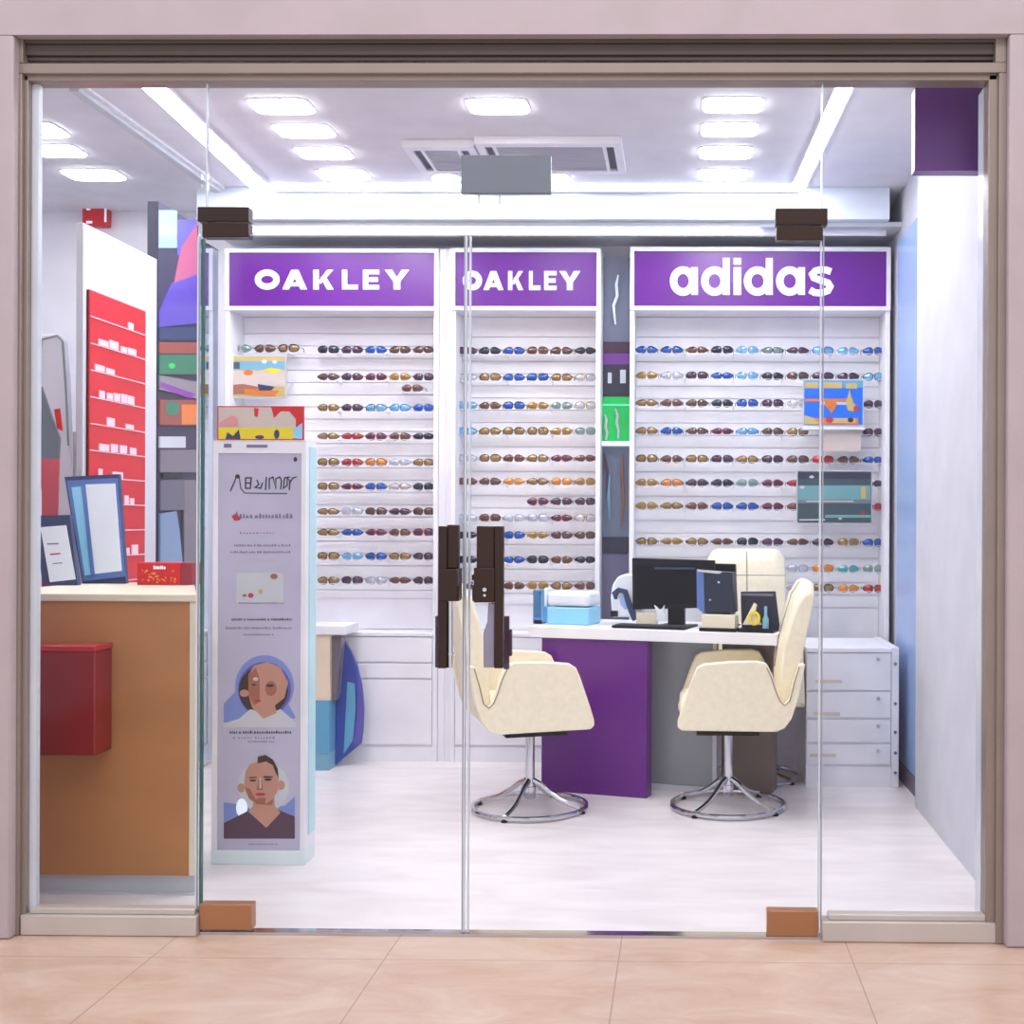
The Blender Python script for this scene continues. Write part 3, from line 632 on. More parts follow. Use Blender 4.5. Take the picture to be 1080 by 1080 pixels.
o = thing('wall_mirror', 'tall narrow mirror in the left corner beside the left display unit', 'mirror', (LX, (yd+ye)/2, 0))
MB().box(LX-.03, LX, yd, ye, .02, 2.66).build('mirror_glass', M['mirror'], o)
MB().box(LX-.05, LX+.006, yd-.003, yd+.012, 0, 2.68).build('edge_trim', M['edgew'], o)
# red box sign
r = thing('sign_box', 'small red box sign high on the back wall at far left', 'sign', tuple(pt(99, 226, 6.40)))
mb = MB(); bpx(mb, 86.5, 112.5, 214, 238, 6.40, 6.459); mb.build('box', M['redlit'], r, bevel=.006)
mb = MB(); bpx(mb, 91, 95, 219, 221.5, 6.396, 6.4); bpx(mb, 91, 97, 233, 235.5, 6.396, 6.4); bpx(mb, 110, 112, 216, 234, 6.396, 6.4); mb.build('marking', M['letter'], r)
# white curved stand with grey and red board, left background
SB = 5.0
r = thing('curved_board', 'tall curved white board with grey outline behind the counter at far left', 'board', (XX(55, SB), SB, 0))
outl = [(39, 362), (45, 353), (62, 352), (68, 360), (71, 400), (73, 450), (76, 500), (74, 622), (52, 622), (50, 500), (44, 430), (39, 400)]
mb = MB(); flat(mb, pxz(outl, SB), SB+.03, .03); mb.build('panel', M['white'], r, bevel=.004)
mb = MB(); flat(mb, pxz([(52, 622), (74, 622), (73, 700), (53, 700)], SB), SB+.028, .026); mb.build('support', M['white'], r)
mb = MB(); mb.box(XX(50, SB), XX(76, SB), SB-.1, SB+.13, 0, .03); mb.box(XX(60, SB), XX(66, SB), SB+.002, SB+.028, .03, ZZ(695, SB)); mb.build('foot', M['white'], r)
mb = MB(); mb.tube([pt(a, b, SB-.002) for a, b in ((43, 430), (42, 380), (44, 358), (60, 354), (66, 360), (70, 420), (72, 470))], .004, 6); mb.build('outline_tube', mat('grey_green', (150,158,156), .4), r, smooth=True)
SC = 4.75
r = thing('folded_banner', 'grey and red folded banner standing in front of the curved white board', 'banner', (XX(52, SC), SC, 0))
mb = MB(); mb.use(M['grey']); flat(mb, pxz([(41, 405), (44, 408), (55, 440), (63, 462), (62, 484), (40, 484)], SC), SC+.01, .01); mb.use(mat('salmon_red', (206,84,98), .4)); flat(mb, pxz([(40, 484), (62, 484), (60, 550), (60, 700), (44, 700), (44, 520)], SC), SC+.01, .01)
mb.use(M['white']); flat(mb, pxz([(44, 700), (60, 700), (60, 800), (44, 800)], SC), SC+.01, .01)
mb.build('sheet', None, r)
mb = MB(); mb.box(XX(40, SC), XX(66, SC), SC-.08, SC+.1, 0, .03); mb.box(XX(49, SC), XX(55, SC), SC-.001, SC+.01, .03, ZZ(795, SC)); mb.build('foot', M['lgrey'], r)
mb = MB(); flat(mb, pxz([(58, 432), (64, 431), (67, 455), (61, 452)], SC), SC-.002, .006); mb.build('red_tag', M['redlit'], r)
# counter-side grey box
CY0 = 3.965
def counter():
    x1 = XX(200, CY0, 780); x0 = -2.35; zt = ZZ(626, CY0, 120); yb = 4.66
    x2 = x1+.024
    r = thing('reception_counter', 'tan wood reception counter with cream top at far left', 'counter', ((x0+x1)/2, CY0, 0))
    zk = ZZ(923, CY0, 120)
    sl = .42                                      # the end of the counter runs back at an angle
    def trap(xa, xb, ya, yb_, z0, z1, m, nm, bv=0.0):
        mb = MB(); mb.prism([(xa, ya, z0), (xb, ya, z0), (xb-(yb_-ya)*sl, yb_, z0), (xa, yb_, z0)], (0, 0, z1-z0)); return mb.build(nm, m, r, bevel=bv)
    trap(x0, x1, CY0, yb, zk, zt-.027, M['wood'], 'front_panel')
    mb = MB(); mb.prism([(x1+.0005, CY0-.004, zk), (x2, CY0-.004, zk), (x2-(yb-CY0)*sl, yb, zk), (x1+.0005-(yb-CY0)*sl, yb, zk)], (0, 0, zt-.027-zk)); mb.build('side_panel', M['creamt'], r, bevel=.002)
    trap(x0, x2-.01, CY0+.02, yb-.02, 0, zk-.001, M['kick'], 'kickboard')
    trap(x0, x2+.002, CY0-.012, yb+.03, zt-.026, zt, M['creamt'], 'counter_top', .004)
    MB().box(x0, x2, CY0-.006, CY0+.0195, .0, .004).build('floor_strip', M['lgrey'], r)
    return x0, x2, zt
cx0, cx1, czt = counter()
# red wall box on counter front
yb_ = CY0-.001; yf = CY0-.118
r = thing('brochure_box', 'glossy dark red box mounted on the front of the tan counter', 'box', (XX(75, yf, 740), CY0, ZZ(797, yf, 70)))
xa, xb = XX(20, yf, 740), XX(100, yf, 740); z0, z1 = ZZ(797, yf, 70), ZZ(681, yf, 70)
mb = MB(); mb.box(xa, xb, yf, yb_, z0, z1-.02); mb.build('body', M['redbox'], r, bevel=.004)
mb = MB(); mb.box(xa-.003, xb+.003, yf-.004, yb_, z1-.019, z1); mb.build('lid', mat('red_lid', (190,20,40), .15, coat=.5), r, bevel=.003)
# picture frames on counter
def tilt_frame(px, label, base_d, o4, inner, m, back=.10, strut=True, mats=None):
    # o4: outline px corners (tl,tr,br,bl) ; top leans back
    zt = czt
    pb0, pb1 = pt(*o4[3], base_d), pt(*o4[2], base_d)
    zmin = min(pb0.z, pb1.z)
    r = thing('framed_document', label, 'framed document', (pb0.x, base_d, czt), 'blue framed documents on the counter')
    def P(p, off=0.0, dd=0.0):
        q0 = pt(*p, base_d); h = max(0, q0.z-czt); d = base_d+back*h/.3
        q = pt(*p, d); return Vector((q.x, d-off, czt+.001 if p[1] > 610 and off == 0 else max(q.z, czt+.002)))
    def slab(pts, off, th, m, nm, par): 
        mb = MB(); mb.loft([[P(p, off) for p in pts], [P(p, off)+Vector((0, th, 0)) for p in pts]]); return mb.build(nm, m, par)
    slab(o4, 0, .022, m, 'frame', r)
    for pts, mm, nm, off in inner: slab(pts, off, off*.8, mm, nm, r)
    mb = MB(); c = (P(o4[0])+P(o4[1])+P(o4[2])+P(o4[3]))/4; mb.loft([[c+Vector((-.015, .0235, 0)), c+Vector((.015, .023, 0)), c+Vector((.015, .027, 0)), c+Vector((-.015, .027, 0))], [Vector((c.x-.015, c.y+.06, czt)), Vector((c.x+.015, c.y+.06, czt)), Vector((c.x+.015, c.y+.065, czt)), Vector((c.x-.015, c.y+.065, czt))]])
    mb.build('strut', M['navy'], r)
    return r
tilt_frame(0, 'large blue picture frame with blank pale sheet, taller one on the counter', 4.58, [(68, 503), (125, 500), (133, 611), (87, 617)],
  [([(70.5, 507), (124.5, 504), (132, 608), (88, 613)], M['frameb'], 'bevel_rim', .003), ([(76, 514), (121, 510), (128.5, 602), (90, 607)], M['lblue'], 'mat_border', .005), ([(91, 511), (122, 510), (129, 602), (101, 605)], M['paper'], 'sheet', .007), ([(87, 512), (91, 511), (101, 605.5), (97, 606)], M['frameb'], 'fold_line', .009)], M['navy'])
tilt_frame(0, 'small dark blue picture frame with printed certificate, shorter one on the counter', 4.44, [(36, 544), (73, 543), (82, 616), (45, 621)],
  [([(43, 556), (70, 554), (80, 611), (53, 614)], M['paper'], 'certificate', .003), ([(50, 573), (62, 572.5), (62.3, 574), (50.3, 574.5)], M['inkg'], 'text_line', .004), ([(53, 584), (64, 583), (64.3, 584.4), (53.3, 585.4)], M['inkr'], 'text_line', .004), ([(56, 594), (66, 593), (66.2, 594), (56.2, 595)], M['inkg'], 'text_line', .004)], M['navy'])
# tall grey leaflet box behind frames
r = thing('leaflet_box', 'pale grey upright leaflet box behind the taller blue frame', 'box', (XX(83, 4.86), 4.86, 0))
mb = MB(); mb.box(XX(76, 4.86), XX(92, 4.86), 4.86, 4.92, 0, ZZ(455, 4.86, 84)); mb.build('body', mat('warm_grey', (206,204,206), .5), r, bevel=.004)
mb = MB(); bpx(mb, 77, 91, 475, 500, 4.857, 4.8595); mb.build('label_panel', M['lgrey'], r)
# red card box
r = thing('card_box', 'small red box with gold speckled front on the counter end', 'box', (XX(170, 4.5), 4.5, czt))
y0 = 4.50; x0, x1 = XX(144.5, y0, 607), XX(190, y0, 607); zt = ZZ(593.5, y0, 170)
mb = MB(); mb.box(x0, x1, y0, y0+.09, czt+.0005, zt); mb.build('body', M['redlit'], r, bevel=.002)
mb = MB(); mb.box(x1+.0005, XX(202, y0, 607), y0+.004, y0+.086, czt+.0005, zt-.001); mb.build('side_flap', mat('dull_red', (150,40,60), .5), r)
mb = MB()
for k in range(26):
    a, b = rnd.uniform(150, 188), rnd.uniform(601, 615); p = pt(a, b, y0-.001)
    mb.cyl(p, p+Vector((0, .0008, 0)), rnd.uniform(.0025, .005), n=6)
mb.build('gold_speckles', mat('gold_print', (240,150,60), .4), r)
mb = MB(); 
for k in range(6): flat(mb, pxz([(162+k*2.2, 597+(k % 2)), (163.4+k*2.2, 596+(k % 3)*.6), (163.8+k*2.2, 600), (162.2+k*2.2, 600.5)], y0), y0-.001, .0006)
bpx(mb, 148, 188, 617.5, 618.8, y0-.0016, y0-.001)
mb.build('printed_title', M['letter'], r)

# ------------------------------------------------------------------ standing banner column
BY = 4.325
bx0, bx1 = XX(223.5, BY, 700), XX(322.5, BY, 700); bdep = .115
r = thing('banner_stand', 'tall white pillar stand with grey eyewear poster inside the left door', 'banner stand', ((bx0+bx1)/2, BY, 0))
BT = ZZ(465, BY, 270); BH = ZZ(428, BY, 270)
mb = MB(); w = .020
zb0, zb1 = 0.0, ZZ(897, BY, 270)
MB().box(bx0, bx1, BY-.006, BY+bdep, 0, zb1).build('base', M['cyanp'], r, bevel=.002)
for xa in (bx0, bx1-w): MB().box(xa, xa+w, BY, BY+bdep, zb1, BT).build('corner_post', M['white'], r, bevel=.002)
MB().box(bx0+w, bx1-w, BY+.012, BY+bdep-.002, zb1, BT).build('core', M['white'], r)
MB().box(bx0, bx1, BY-.001, BY+bdep, BT+.0005, ZZ(464.5, BY, 270)+.001).build('top_cap', M['white'], r)
MB().box(bx1+.0005, bx1+.004, BY+.03, BY+bdep-.01, zb1+.05, BT-.02).build('side_strip', mat('cyan_strip', (186,226,236), .3), r)
MB().box(bx0-.004, bx0-.0005, BY+.02, BY+bdep-.02, zb1+.05, BT-.02).build('side_strip', mat('cyan_strip', (186,226,236), .3), r)
ps = MB(); bpx(ps, 230, 318, 478, 896.5, BY+.004, BY+.0118); PO = ps.build('poster', M['posterg'], r)
pd = BY+.0035
def prt(name, items, par=PO, d=pd):
    mb = MB()
    for k, (m, pts) in enumerate(items):
        mb.use(m); flat(mb, pxz(pts, d), d-.00025*k, .00025)
    return mb.build(name, None, par)
def squiggle(x0, x1, y, h, seed, m, nm, w=(1.0, 2.2), gap=.7):
    q = random.Random(seed); items = []; x = x0
    while x < x1:
        ww = q.uniform(*w); hh = h*q.uniform(.6, 1)
        items.append((m, [(x, y+h/2), (x+ww, y+h/2), (x+ww*.8, y+h/2-hh), (x+ww*.2, y+h/2-hh)])); x += ww+gap*(1 if q.random() < .85 else 2.5)
    mb = MB().use(m)
    for _, p in items: flat(mb, pxz(p, pd), pd, .0004)
    mb.build(nm, None, PO)
def glyphstroke(mb, pts, w, d): stroke(mb, pxz(pts, d), w, d, .0005)
mb = MB().use(M['ink']); W = .0048
for pts in ([(243, 518), (247, 509), (250, 501)], [(249, 501), (252, 501), (254, 515), (258, 520), (303, 520.5)], [(259, 504), (259, 515), (264, 515), (265, 504), (259, 504)], [(259, 509.5), (265, 509.5)],
            [(271, 506), (273, 511), (269, 514), (275, 515), (277, 509)], [(281, 503), (280, 517)], [(284, 516), (284, 505), (288, 503), (291, 516), (291, 505)], [(291, 505), (295, 503), (297, 507), (296, 516)], [(300, 504), (299, 515), (303, 512), (303, 504), (306, 508), (305, 517)], [(300, 504), (306, 503)], [(305, 510), (309, 504), (313, 503)]):
    glyphstroke(mb, pts, W*(.7 if len(pts) == 5 and pts[-1][0] == 303 else 1), pd)
flat(mb, pxz(epx(250.5, 502.5, 2.6, 2.3, 10), pd), pd, .0006); flat(mb, pxz(epx(311.5, 484.5, 2.0, 2.6, 10), pd), pd, .0006)
mb.build('brand_lettering', None, PO)
squiggle(246, 308, 544, 5, 1, M['inkg'], 'script_line', (2, 4)); mb = MB().use(M['inkr']); flat(mb, pxz([(244, 544), (248, 543), (250, 539), (251, 544), (255, 546), (252, 549), (247, 549)], pd), pd-.0005, .0004); mb.build('red_mark', None, PO)
squiggle(253, 290, 562, 1.8, 2, M['inkr'], 'text_line', (.8, 1.4), 2.4)
squiggle(247, 305, 575, 2.6, 3, M['inkg'], 'text_line'); squiggle(243, 308, 582, 2.6, 4, M['inkg'], 'text_line'); squiggle(247, 298, 591, 1.6, 5, M['beige'], 'text_line')
prt('product_picture', [(M['lgrey'], rc(249, 299, 604, 635)), (M['skin2'], epx(289, 608, 4, 3, 12)), (M['inkr'], epx(264.5, 628, 3, 2.6, 10)), (M['ochre'], epx(275, 624, 2.6, 2.6, 10)), (M['skin2'], epx(258, 628, 2.5, 1.5, 8))])
squiggle(252, 298, 636, 1.6, 6, M['inkg'], 'text_line'); squiggle(244, 308, 653, 2.8, 7, M['ink'], 'text_line'); squiggle(238, 308, 662, 2.8, 8, M['inkg'], 'text_line'); squiggle(257, 288, 669, 2.4, 9, M['inkg'], 'text_line')
# round portrait of two faces
prt('round_portrait', [(M['posterb'], [(236, 742), (250, 728), (300, 735), (312, 757), (290, 762), (236, 762)]), (M['posterb'], epx(279, 724, 31, 33, 36)), (M['purpleb'], epx(279, 727, 28, 29, 32)), (M['hair'], epx(278, 728, 26, 26, 32)),
   (M['lgrey'], [(236, 763), (252, 758), (264, 748), (284, 752), (296, 748), (308, 758), (312, 763), (312, 767), (236, 767)]), (M['skin'], [(262, 712), (268, 702), (282, 698), (296, 704), (304, 720), (300, 736), (290, 744), (292, 752), (278, 758), (266, 746), (262, 732)]),
   (M['skin2'], [(262, 712), (270, 704), (274, 716), (274, 740), (268, 744), (262, 732)]), (M['skin2'], epx(286, 726, 6, 8, 14)), (M['hair'], epx(285, 723, 4.5, 1.4, 10)), (M['hair'], epx(268, 722, 2.4, 1.0, 8)), (M['skin2'], epx(273, 731, 1.6, 3, 8)), (M['inkr'], epx(272, 739, 4, 1.1, 8)), (M['skin'], epx(258, 731, 5, 4, 10)), (M['beige'], epx(270, 716, 3, 2, 8))])
squiggle(242, 307, 772, 3.2, 10, M['ink'], 'text_line'); squiggle(246, 290, 778, 2.2, 11, M['inkg'], 'text_line', gap=1.6); squiggle(262, 288, 782, 2.0, 12, M['inkg'], 'text_line')
# second portrait
prt('man_portrait', [(M['posterb'], [(236, 846), (262, 850), (300, 850), (311, 840), (311, 884), (236, 884)]), (M['lgrey'], epx(278, 830, 27, 27, 30)), (M['letter'], epx(255, 852, 6, 10, 12)),
   (M['plum'], [(236, 868), (258, 857), (268, 852), (290, 852), (298, 856), (311, 861), (311, 884.5), (236, 884.5)]), (M['skin'], [(262, 856), (267, 850), (268, 840), (289, 840), (290, 850), (296, 857), (281, 873)]), (M['skin2'], [(268, 842), (289, 842), (287, 849), (270, 848)]),
   (M['skin'], epx(254.5, 831, 4, 5, 12)), (M['skin'], epx(296.5, 828, 4, 5, 12)), (M['skin'], [(258, 826), (259, 814), (264, 806), (274, 802), (284, 802), (291, 808), (294, 820), (293, 834), (288, 843), (280, 848), (272, 848), (263, 842), (259, 834)]),
   (M['hair'], [(272, 798), (280, 796), (288, 801), (293, 810), (294, 820), (291, 815), (288, 807), (281, 803), (272, 805)]), (M['skin2'], [(259, 830), (264, 832), (270, 843), (280, 845), (280, 848), (272, 848), (263, 842)]),
   (M['hair'], epx(267, 823, 3.6, 1.1, 10)), (M['hair'], epx(283, 822, 4, 1.5, 10)), (M['hair'], [(263, 819.5), (271, 819), (271, 820.3), (263, 820.8)]), (M['hair'], [(278, 818.5), (288, 818.5), (288, 820), (278, 820)]), (M['skin2'], [(273, 822), (276, 822), (278, 833), (271, 833)]), (M['beige'], [(274, 820), (275.5, 820), (276, 831), (274, 831)]), (M['inkr'], epx(275, 837.5, 5.5, 1.6, 12)), (M['skin2'], epx(276, 843, 5, 2.2, 10))])
squiggle(266, 302, 871, 4, 13, M['lgrey'], 'caption_line', (1.5, 3)); squiggle(264, 298, 878, 3, 14, M['lgrey'], 'caption_line')
squiggle(262, 292, 890, 2, 15, M['inkg'], 'text_line')
# header card on top of the stand
r = thing('header_card', 'colourful red, grey and yellow card standing on top of the pillar stand', 'card', ((bx0+bx1)/2, BY+.02, BT))
mb = MB(); mb.box(XX(229, BY+.01, 447), XX(320, BY+.01, 447), BY+.01, BY+.022, BT+.0015, BH); mb.build('card', M['redlit'], r)
mb = MB()
for k, (m, pts) in enumerate([(M['beige'], [(230.5, 429.5), (286, 429.5), (289, 441), (296, 434), (305, 434), (312, 442), (312, 462), (230.5, 462)]), (M['yellow'], rc(230.5, 309, 451, 463)), (M['redlit'], [(268, 430), (273, 431), (272, 440), (268.5, 439)]), (M['lblue'], [(309, 462), (311, 452), (319, 446), (319, 463)]),
      (M['navy'], [(238, 463), (240, 456), (246, 460), (252, 453), (254, 463)]), (M['navy'], epx(292, 458, 3, 5, 10)), (M['navy'], epx(274, 461, 5, 2, 10)), (mat('pink_print', (224,150,150), .5), [(232, 446), (244, 438), (250, 440), (252, 449), (232, 449)])]):
    mb.use(m); flat(mb, pxz(pts, BY+.01), BY+.0098-.0003*k, .0003)
mb.build('printed_or_reflected_picture', None, r)
mb = MB(); bpx(mb, 236, 244, 468, 472, BY-.003, BY-.0015); bpx(mb, 260, 282, 469, 472, BY-.003, BY-.0015); 
r2 = [o for o in COL.objects if o.name == 'banner_stand'][0]
MB().box(bx0+.003, bx1-.003, BY-.001, BY+.011, ZZ(478, BY, 270), BT-.001).build('header_strip', M['white'], r2)
mb.build('strip_text', M['inkg'], r2)
# ------------------------------------------------------------------ low display with blue board behind the banner
r = thing('low_display', 'low stand with white top, teal front and curved blue board by left unit', 'display stand', (XX(345, 6.0, 740), 6.0, 0))
dd = 5.96
zt = ZZ(660, dd, 340)
MB().box(XX(318, dd, 665), XX(365, dd, 665), dd, 6.19, zt-.045, zt).build('top', M['white'], r, bevel=.003)
xa, xb = XX(318, dd, 740), XX(347, dd, 740)
MB().box(xa, xb, dd+.01, 6.19, ZZ(739, dd, 340), zt-.046).build('cream_panel', mat('warm_cream', (226,210,188), .5), r)
MB().box(xa, xb, dd+.005, 6.19, ZZ(795, dd, 340), ZZ(739, dd, 340)-.001).build('teal_panel', M['teal'], r)
MB().box(xa, xb, dd+.008, 6.19, 0.0, ZZ(795, dd, 340)-.001).build('base', M['tealm'], r)
mb = MB(); flat(mb, pxz([(347.5, 672), (358, 672), (352, 740), (347.5, 740)], dd), dd+.10, .06); mb.build('grey_panel', mat('taupe_grey', (110,102,114), .3), r)
def sail(pts, y, t, m, nm): mb = MB(); flat(mb, pxz(pts, dd), y, t); mb.build(nm, m, r, bevel=.004)
sail([(357, 678), (364, 690), (370, 706), (375, 727), (377, 750), (376, 775), (374, 789), (346, 812), (347.5, 742), (352, 735)], dd+.14, .03, M['blueb'], 'blue_board')
sail([(369, 706), (375, 727), (377, 750), (376, 775), (374, 789), (366, 790), (370, 760), (371, 735)], dd+.108, .004, M['purpleb'], 'violet_edge')
sail([(360, 722), (368, 724), (369, 750), (366, 785), (356, 800), (358, 760)], dd+.108, .004, M['teal'], 'teal_stripe')

# ------------------------------------------------------------------ right side
xw = 1.03
r = thing('purple_sign', 'square purple sign high on the white right wall by the glass', 'sign', (.9, 3.8, ZZ(180, 3.8, 1000)))
mb = MB(); mb.box(XX(965, 3.8, 136), xw-.001, 3.8, 3.86, ZZ(180, 3.8, 1000), ZZ(92, 3.8, 1000)); mb.build('panel', mat('purple_sign_face', (98,42,128), .35), r, bevel=.002)
mb = MB(); mb.box(XX(1037, 3.8, 136), xw-.0012, 3.793, 3.7995, ZZ(181, 3.8, 1000), ZZ(91, 3.8, 1000)); mb.build('edge_cover', M['white'], r)
r = thing('blue_panel', 'tall narrow pale blue panel on the right wall by the drawers', 'panel', (1.08, 5.9, 0))
MB().box(1.072, 1.0995, 5.285, 6.0, ZZ(815, 5.6, 955), ZZ(245, 5.8, 955)).build('panel', M['sky'], r, bevel=.003)
MB().box(1.066, 1.0995, 5.285, 6.0, 0, ZZ(815, 5.6, 955)-.002).build('base', mat('taupe_dark', (98,88,110), .5), r)

# ------------------------------------------------------------------ desk
A = Vector(((557-720)*5.557/F, 5.557, 0)); th = R_(-16.6)
desk = thing('desk', 'white topped desk with purple front panel between the cream chairs', 'desk', tuple(A), local=True, rz=th)
zt = .765; L = 1.182
MB().box(0, L, 0, .50, zt-.052, zt).build('desk_top', M['white'], desk, bevel=.003)
MB().box(.065, .582, .012, .085, 0, zt-.053).build('purple_pedestal', M['purple'], desk, bevel=.003)
MB().box(.50, .86, .20, .215, .03, zt-.053).build('modesty_panel', M['greyp'], desk)
MB().box(.84, .86, .195, .22, .0, zt-.053).build('panel_frame', M['lgrey'], desk)
MB().box(.50, .86, .195, .22, .0, .029).build('bottom_rail', M['lgrey'], desk)
MB().box(.861, 1.10, .28, .40, 0, zt-.053).build('brown_pedestal', M['brown'], desk, bevel=.003)
RT = Matrix.Rotation(th, 4, 'Z')
def DL(px, py_, ly, z=0.0):      # desk local x for a screen column at desk-local depth ly
    # solve along ray for plane of constant local y
    rr = CM @ Vector(((px-PX0)/F, -(py_-PY0)/F, -1.0)); n = Vector((-math.sin(th), math.cos(th), 0)); ax = Vector((math.cos(th), math.sin(th), 0))
    k = (n.dot(A)+ly)/n.dot(rr); p = rr*k; p.z += CH
    return (p-A).dot(ax), p.z
def ditem(name, label, cat, px, ly, grp=None):
    lx, _ = DL(px, 650, ly); p = Vector(A)+RT@Vector((lx, ly, zt)); 
    return thing(name, label, cat, (p.x, p.y, zt), grp, local=True, rz=th), lx
def dbox(mb, lx0, px0, px1, py0, py1, ly, dep, base=None, off=0.0):
    x0, z1 = DL(px0, py0, ly); x1, _ = DL(px1, py0, ly); _, z0 = DL(px0, py1, ly)
    z0 = .0005 if base else max(z0-zt, .0005)
    return mb.box(x0-lx0, x1-lx0, off, off+dep, z0, z1-zt)
# light blue containers
r, lx = ditem('storage_box', 'pale blue translucent plastic box with white lid on the desk', 'box', 597, .12)
mb = MB(); dbox(mb, lx, 577, 621, 640, 658, .12, .16, True); mb.build('body', M['lblue'], r, bevel=.006)
mb = MB(); x0, z1 = DL(576.5, 624, .12); x1, _ = DL(621.5, 624, .12); _, z0 = DL(600, 639.5, .12)
mb.box(x0-lx, x1-lx, -.002, .162, z0-zt, z1-zt); mb.build('lid', M['paper'], r, bevel=.02, seg=4)
r, lx = ditem('storage_box', 'small upright blue clear container left of the pale blue box', 'box', 568, .12)
mb = MB(); dbox(mb, lx, 562, 572, 622, 656, .12, .10, True); mb.build('body', GB, r, bevel=.004)
mb = MB(); x0, z1 = DL(568, 620, .12); x1, _ = DL(575.5, 620, .12); _, z0 = DL(568, 640, .12); mb.box(x0-lx+.022, x1-lx, .01, .09, z0-zt, z1-zt); mb.build('white_bottle', M['paper'], r, bevel=.01, seg=3)
mb = MB(); dbox(mb, lx, 563.5, 571, 654, 657, .118, .008, True, off=-.004); mb.build('foot', M['black'], r)
# desk phone / white curved headset stand
r, lx = ditem('desktop_device', 'white and blue rounded desktop device left of the monitor', 'device', 655, .21)
def dpts(pts, ly, lx0): 
    out = []
    for a, b in pts:
        x, z = DL(a, b, ly); out.append((x-lx0, max(z-zt, .0005)))
    return out
mb = MB(); flat(mb, dpts([(645, 651), (643.5, 630), (645.5, 617), (651, 608), (660, 605), (668, 606), (676, 612), (676, 651)], .21, lx), .06, .06); mb.build('shell', M['paper'], r, bevel=.01, seg=3)
mb = MB(); stroke(mb, dpts([(650, 632), (649, 626), (653, 622), (660, 624), (663, 634), (667, 645), (671, 654)], .21, lx), [.012, .02, .02, .024, .028, .03, .03], -.001, .012); mb.build('arm', M['navy'], r, bevel=.003)
mb = MB(); flat(mb, dpts([(653, 629), (658, 627), (665, 640), (660, 643), (655, 638)], .21, lx), -.001, .004); mb.build('blue_face', M['sky'], r)
mb = MB(); dbox(mb, lx, 645, 652, 644, 650, .21, .012, off=-.014); mb.build('foot', M['black'], r)
# keyboard + papers
r, lx = ditem('keyboard', 'flat black keyboard lying in front of the monitor', 'keyboard', 690, .03)
x0, _ = DL(645, 655, .03); x1, _ = DL(722, 655, .03)
mb = MB(); mb.box(x0-lx, x1-lx, 0, .105, .0005, .012); mb.build('case', M['black'], r, bevel=.002)
mb = MB()
for i in range(16):
    for j in range(4): mb.box(x0-lx+.012+i*(x1-x0-.02)/16, x0-lx+.008+(i+1)*(x1-x0-.02)/16, .012+j*.022, .030+j*.022, .0125, .016)
mb.build('keys', mat('key_grey', (60,62,74), .5), r)
r, lx = ditem('paper_sheet', 'loose white paper sheet on the desk right of the keyboard', 'paper', 735, .02)
x0, _ = DL(724, 660, .02); x1, _ = DL(742, 660, .02)
mb = MB(); mb.box(x0-lx, x1-lx, 0, .15, .0004, .0022); mb.build('sheet', M['paper'], r)
r, lx = ditem('envelope', 'white envelope leaning under the left part of the monitor', 'envelope', 683, .145)
mb = MB(); dbox(mb, lx, 671, 693, 646, 655, .145, .01, True); mb.build('paper', M['creamt'], r)
r, lx = ditem('tissue', 'crumpled white tissue in front of the monitor foot', 'tissue', 697, .14)
mb = MB(); flat(mb, dpts([(690, 638), (694, 641), (696, 645), (701, 638), (700, 645), (703, 649), (702, 655), (692, 655), (693, 648)], .14, lx), .004, .006); mb.build('paper', M['paper'], r, bevel=.001)
# monitors
r, lx = ditem('monitor', 'large black computer monitor facing the glass front on the desk', 'monitor', 711, .17)
mb = MB(); flat(mb, dpts([(666.5, 588.5), (753, 591), (753, 640), (748, 641), (667, 643)], .17, lx), .03, .03); mb.build('housing', M['black'], r, bevel=.003)
mb = MB(); flat(mb, dpts([(671, 596.5), (735, 597.5), (735, 637), (671, 638.5)], .17, lx), -.0005, .001); mb.build('screen', M['screen'], r)
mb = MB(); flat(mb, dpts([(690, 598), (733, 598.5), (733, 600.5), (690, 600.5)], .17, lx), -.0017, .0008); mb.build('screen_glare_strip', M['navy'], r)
mb = MB(); dbox(mb, lx, 704, 721, 640, 655.5, .17, .03, True, off=.003); x0, _ = DL(695, 655, .17); x1, _ = DL(730, 655, .17); mb.box(x0-lx, x1-lx, -.03, .10, .0005, .009); mb.build('stand', M['black'], r, bevel=.002)
r, lx = ditem('monitor', 'second black monitor half hidden behind the upright computer box', 'monitor', 765, .28)
mb = MB(); flat(mb, dpts([(740, 594), (775, 595), (776, 645), (740, 646)], .28, lx), .03, .03); mb.build('housing', M['black'], r, bevel=.003)
mb = MB(); mb.box(-.05, .05, -.02, .09, .0005, .009); mb.box(-.018, .018, .005, .025, .009, .06); mb.build('stand', M['black'], r)
mb = MB(); dbox(mb, lx, 772.5, 775.5, 637, 647, .27, .004, off=-.006); mb.build('red_sticker', M['redlit'], r)
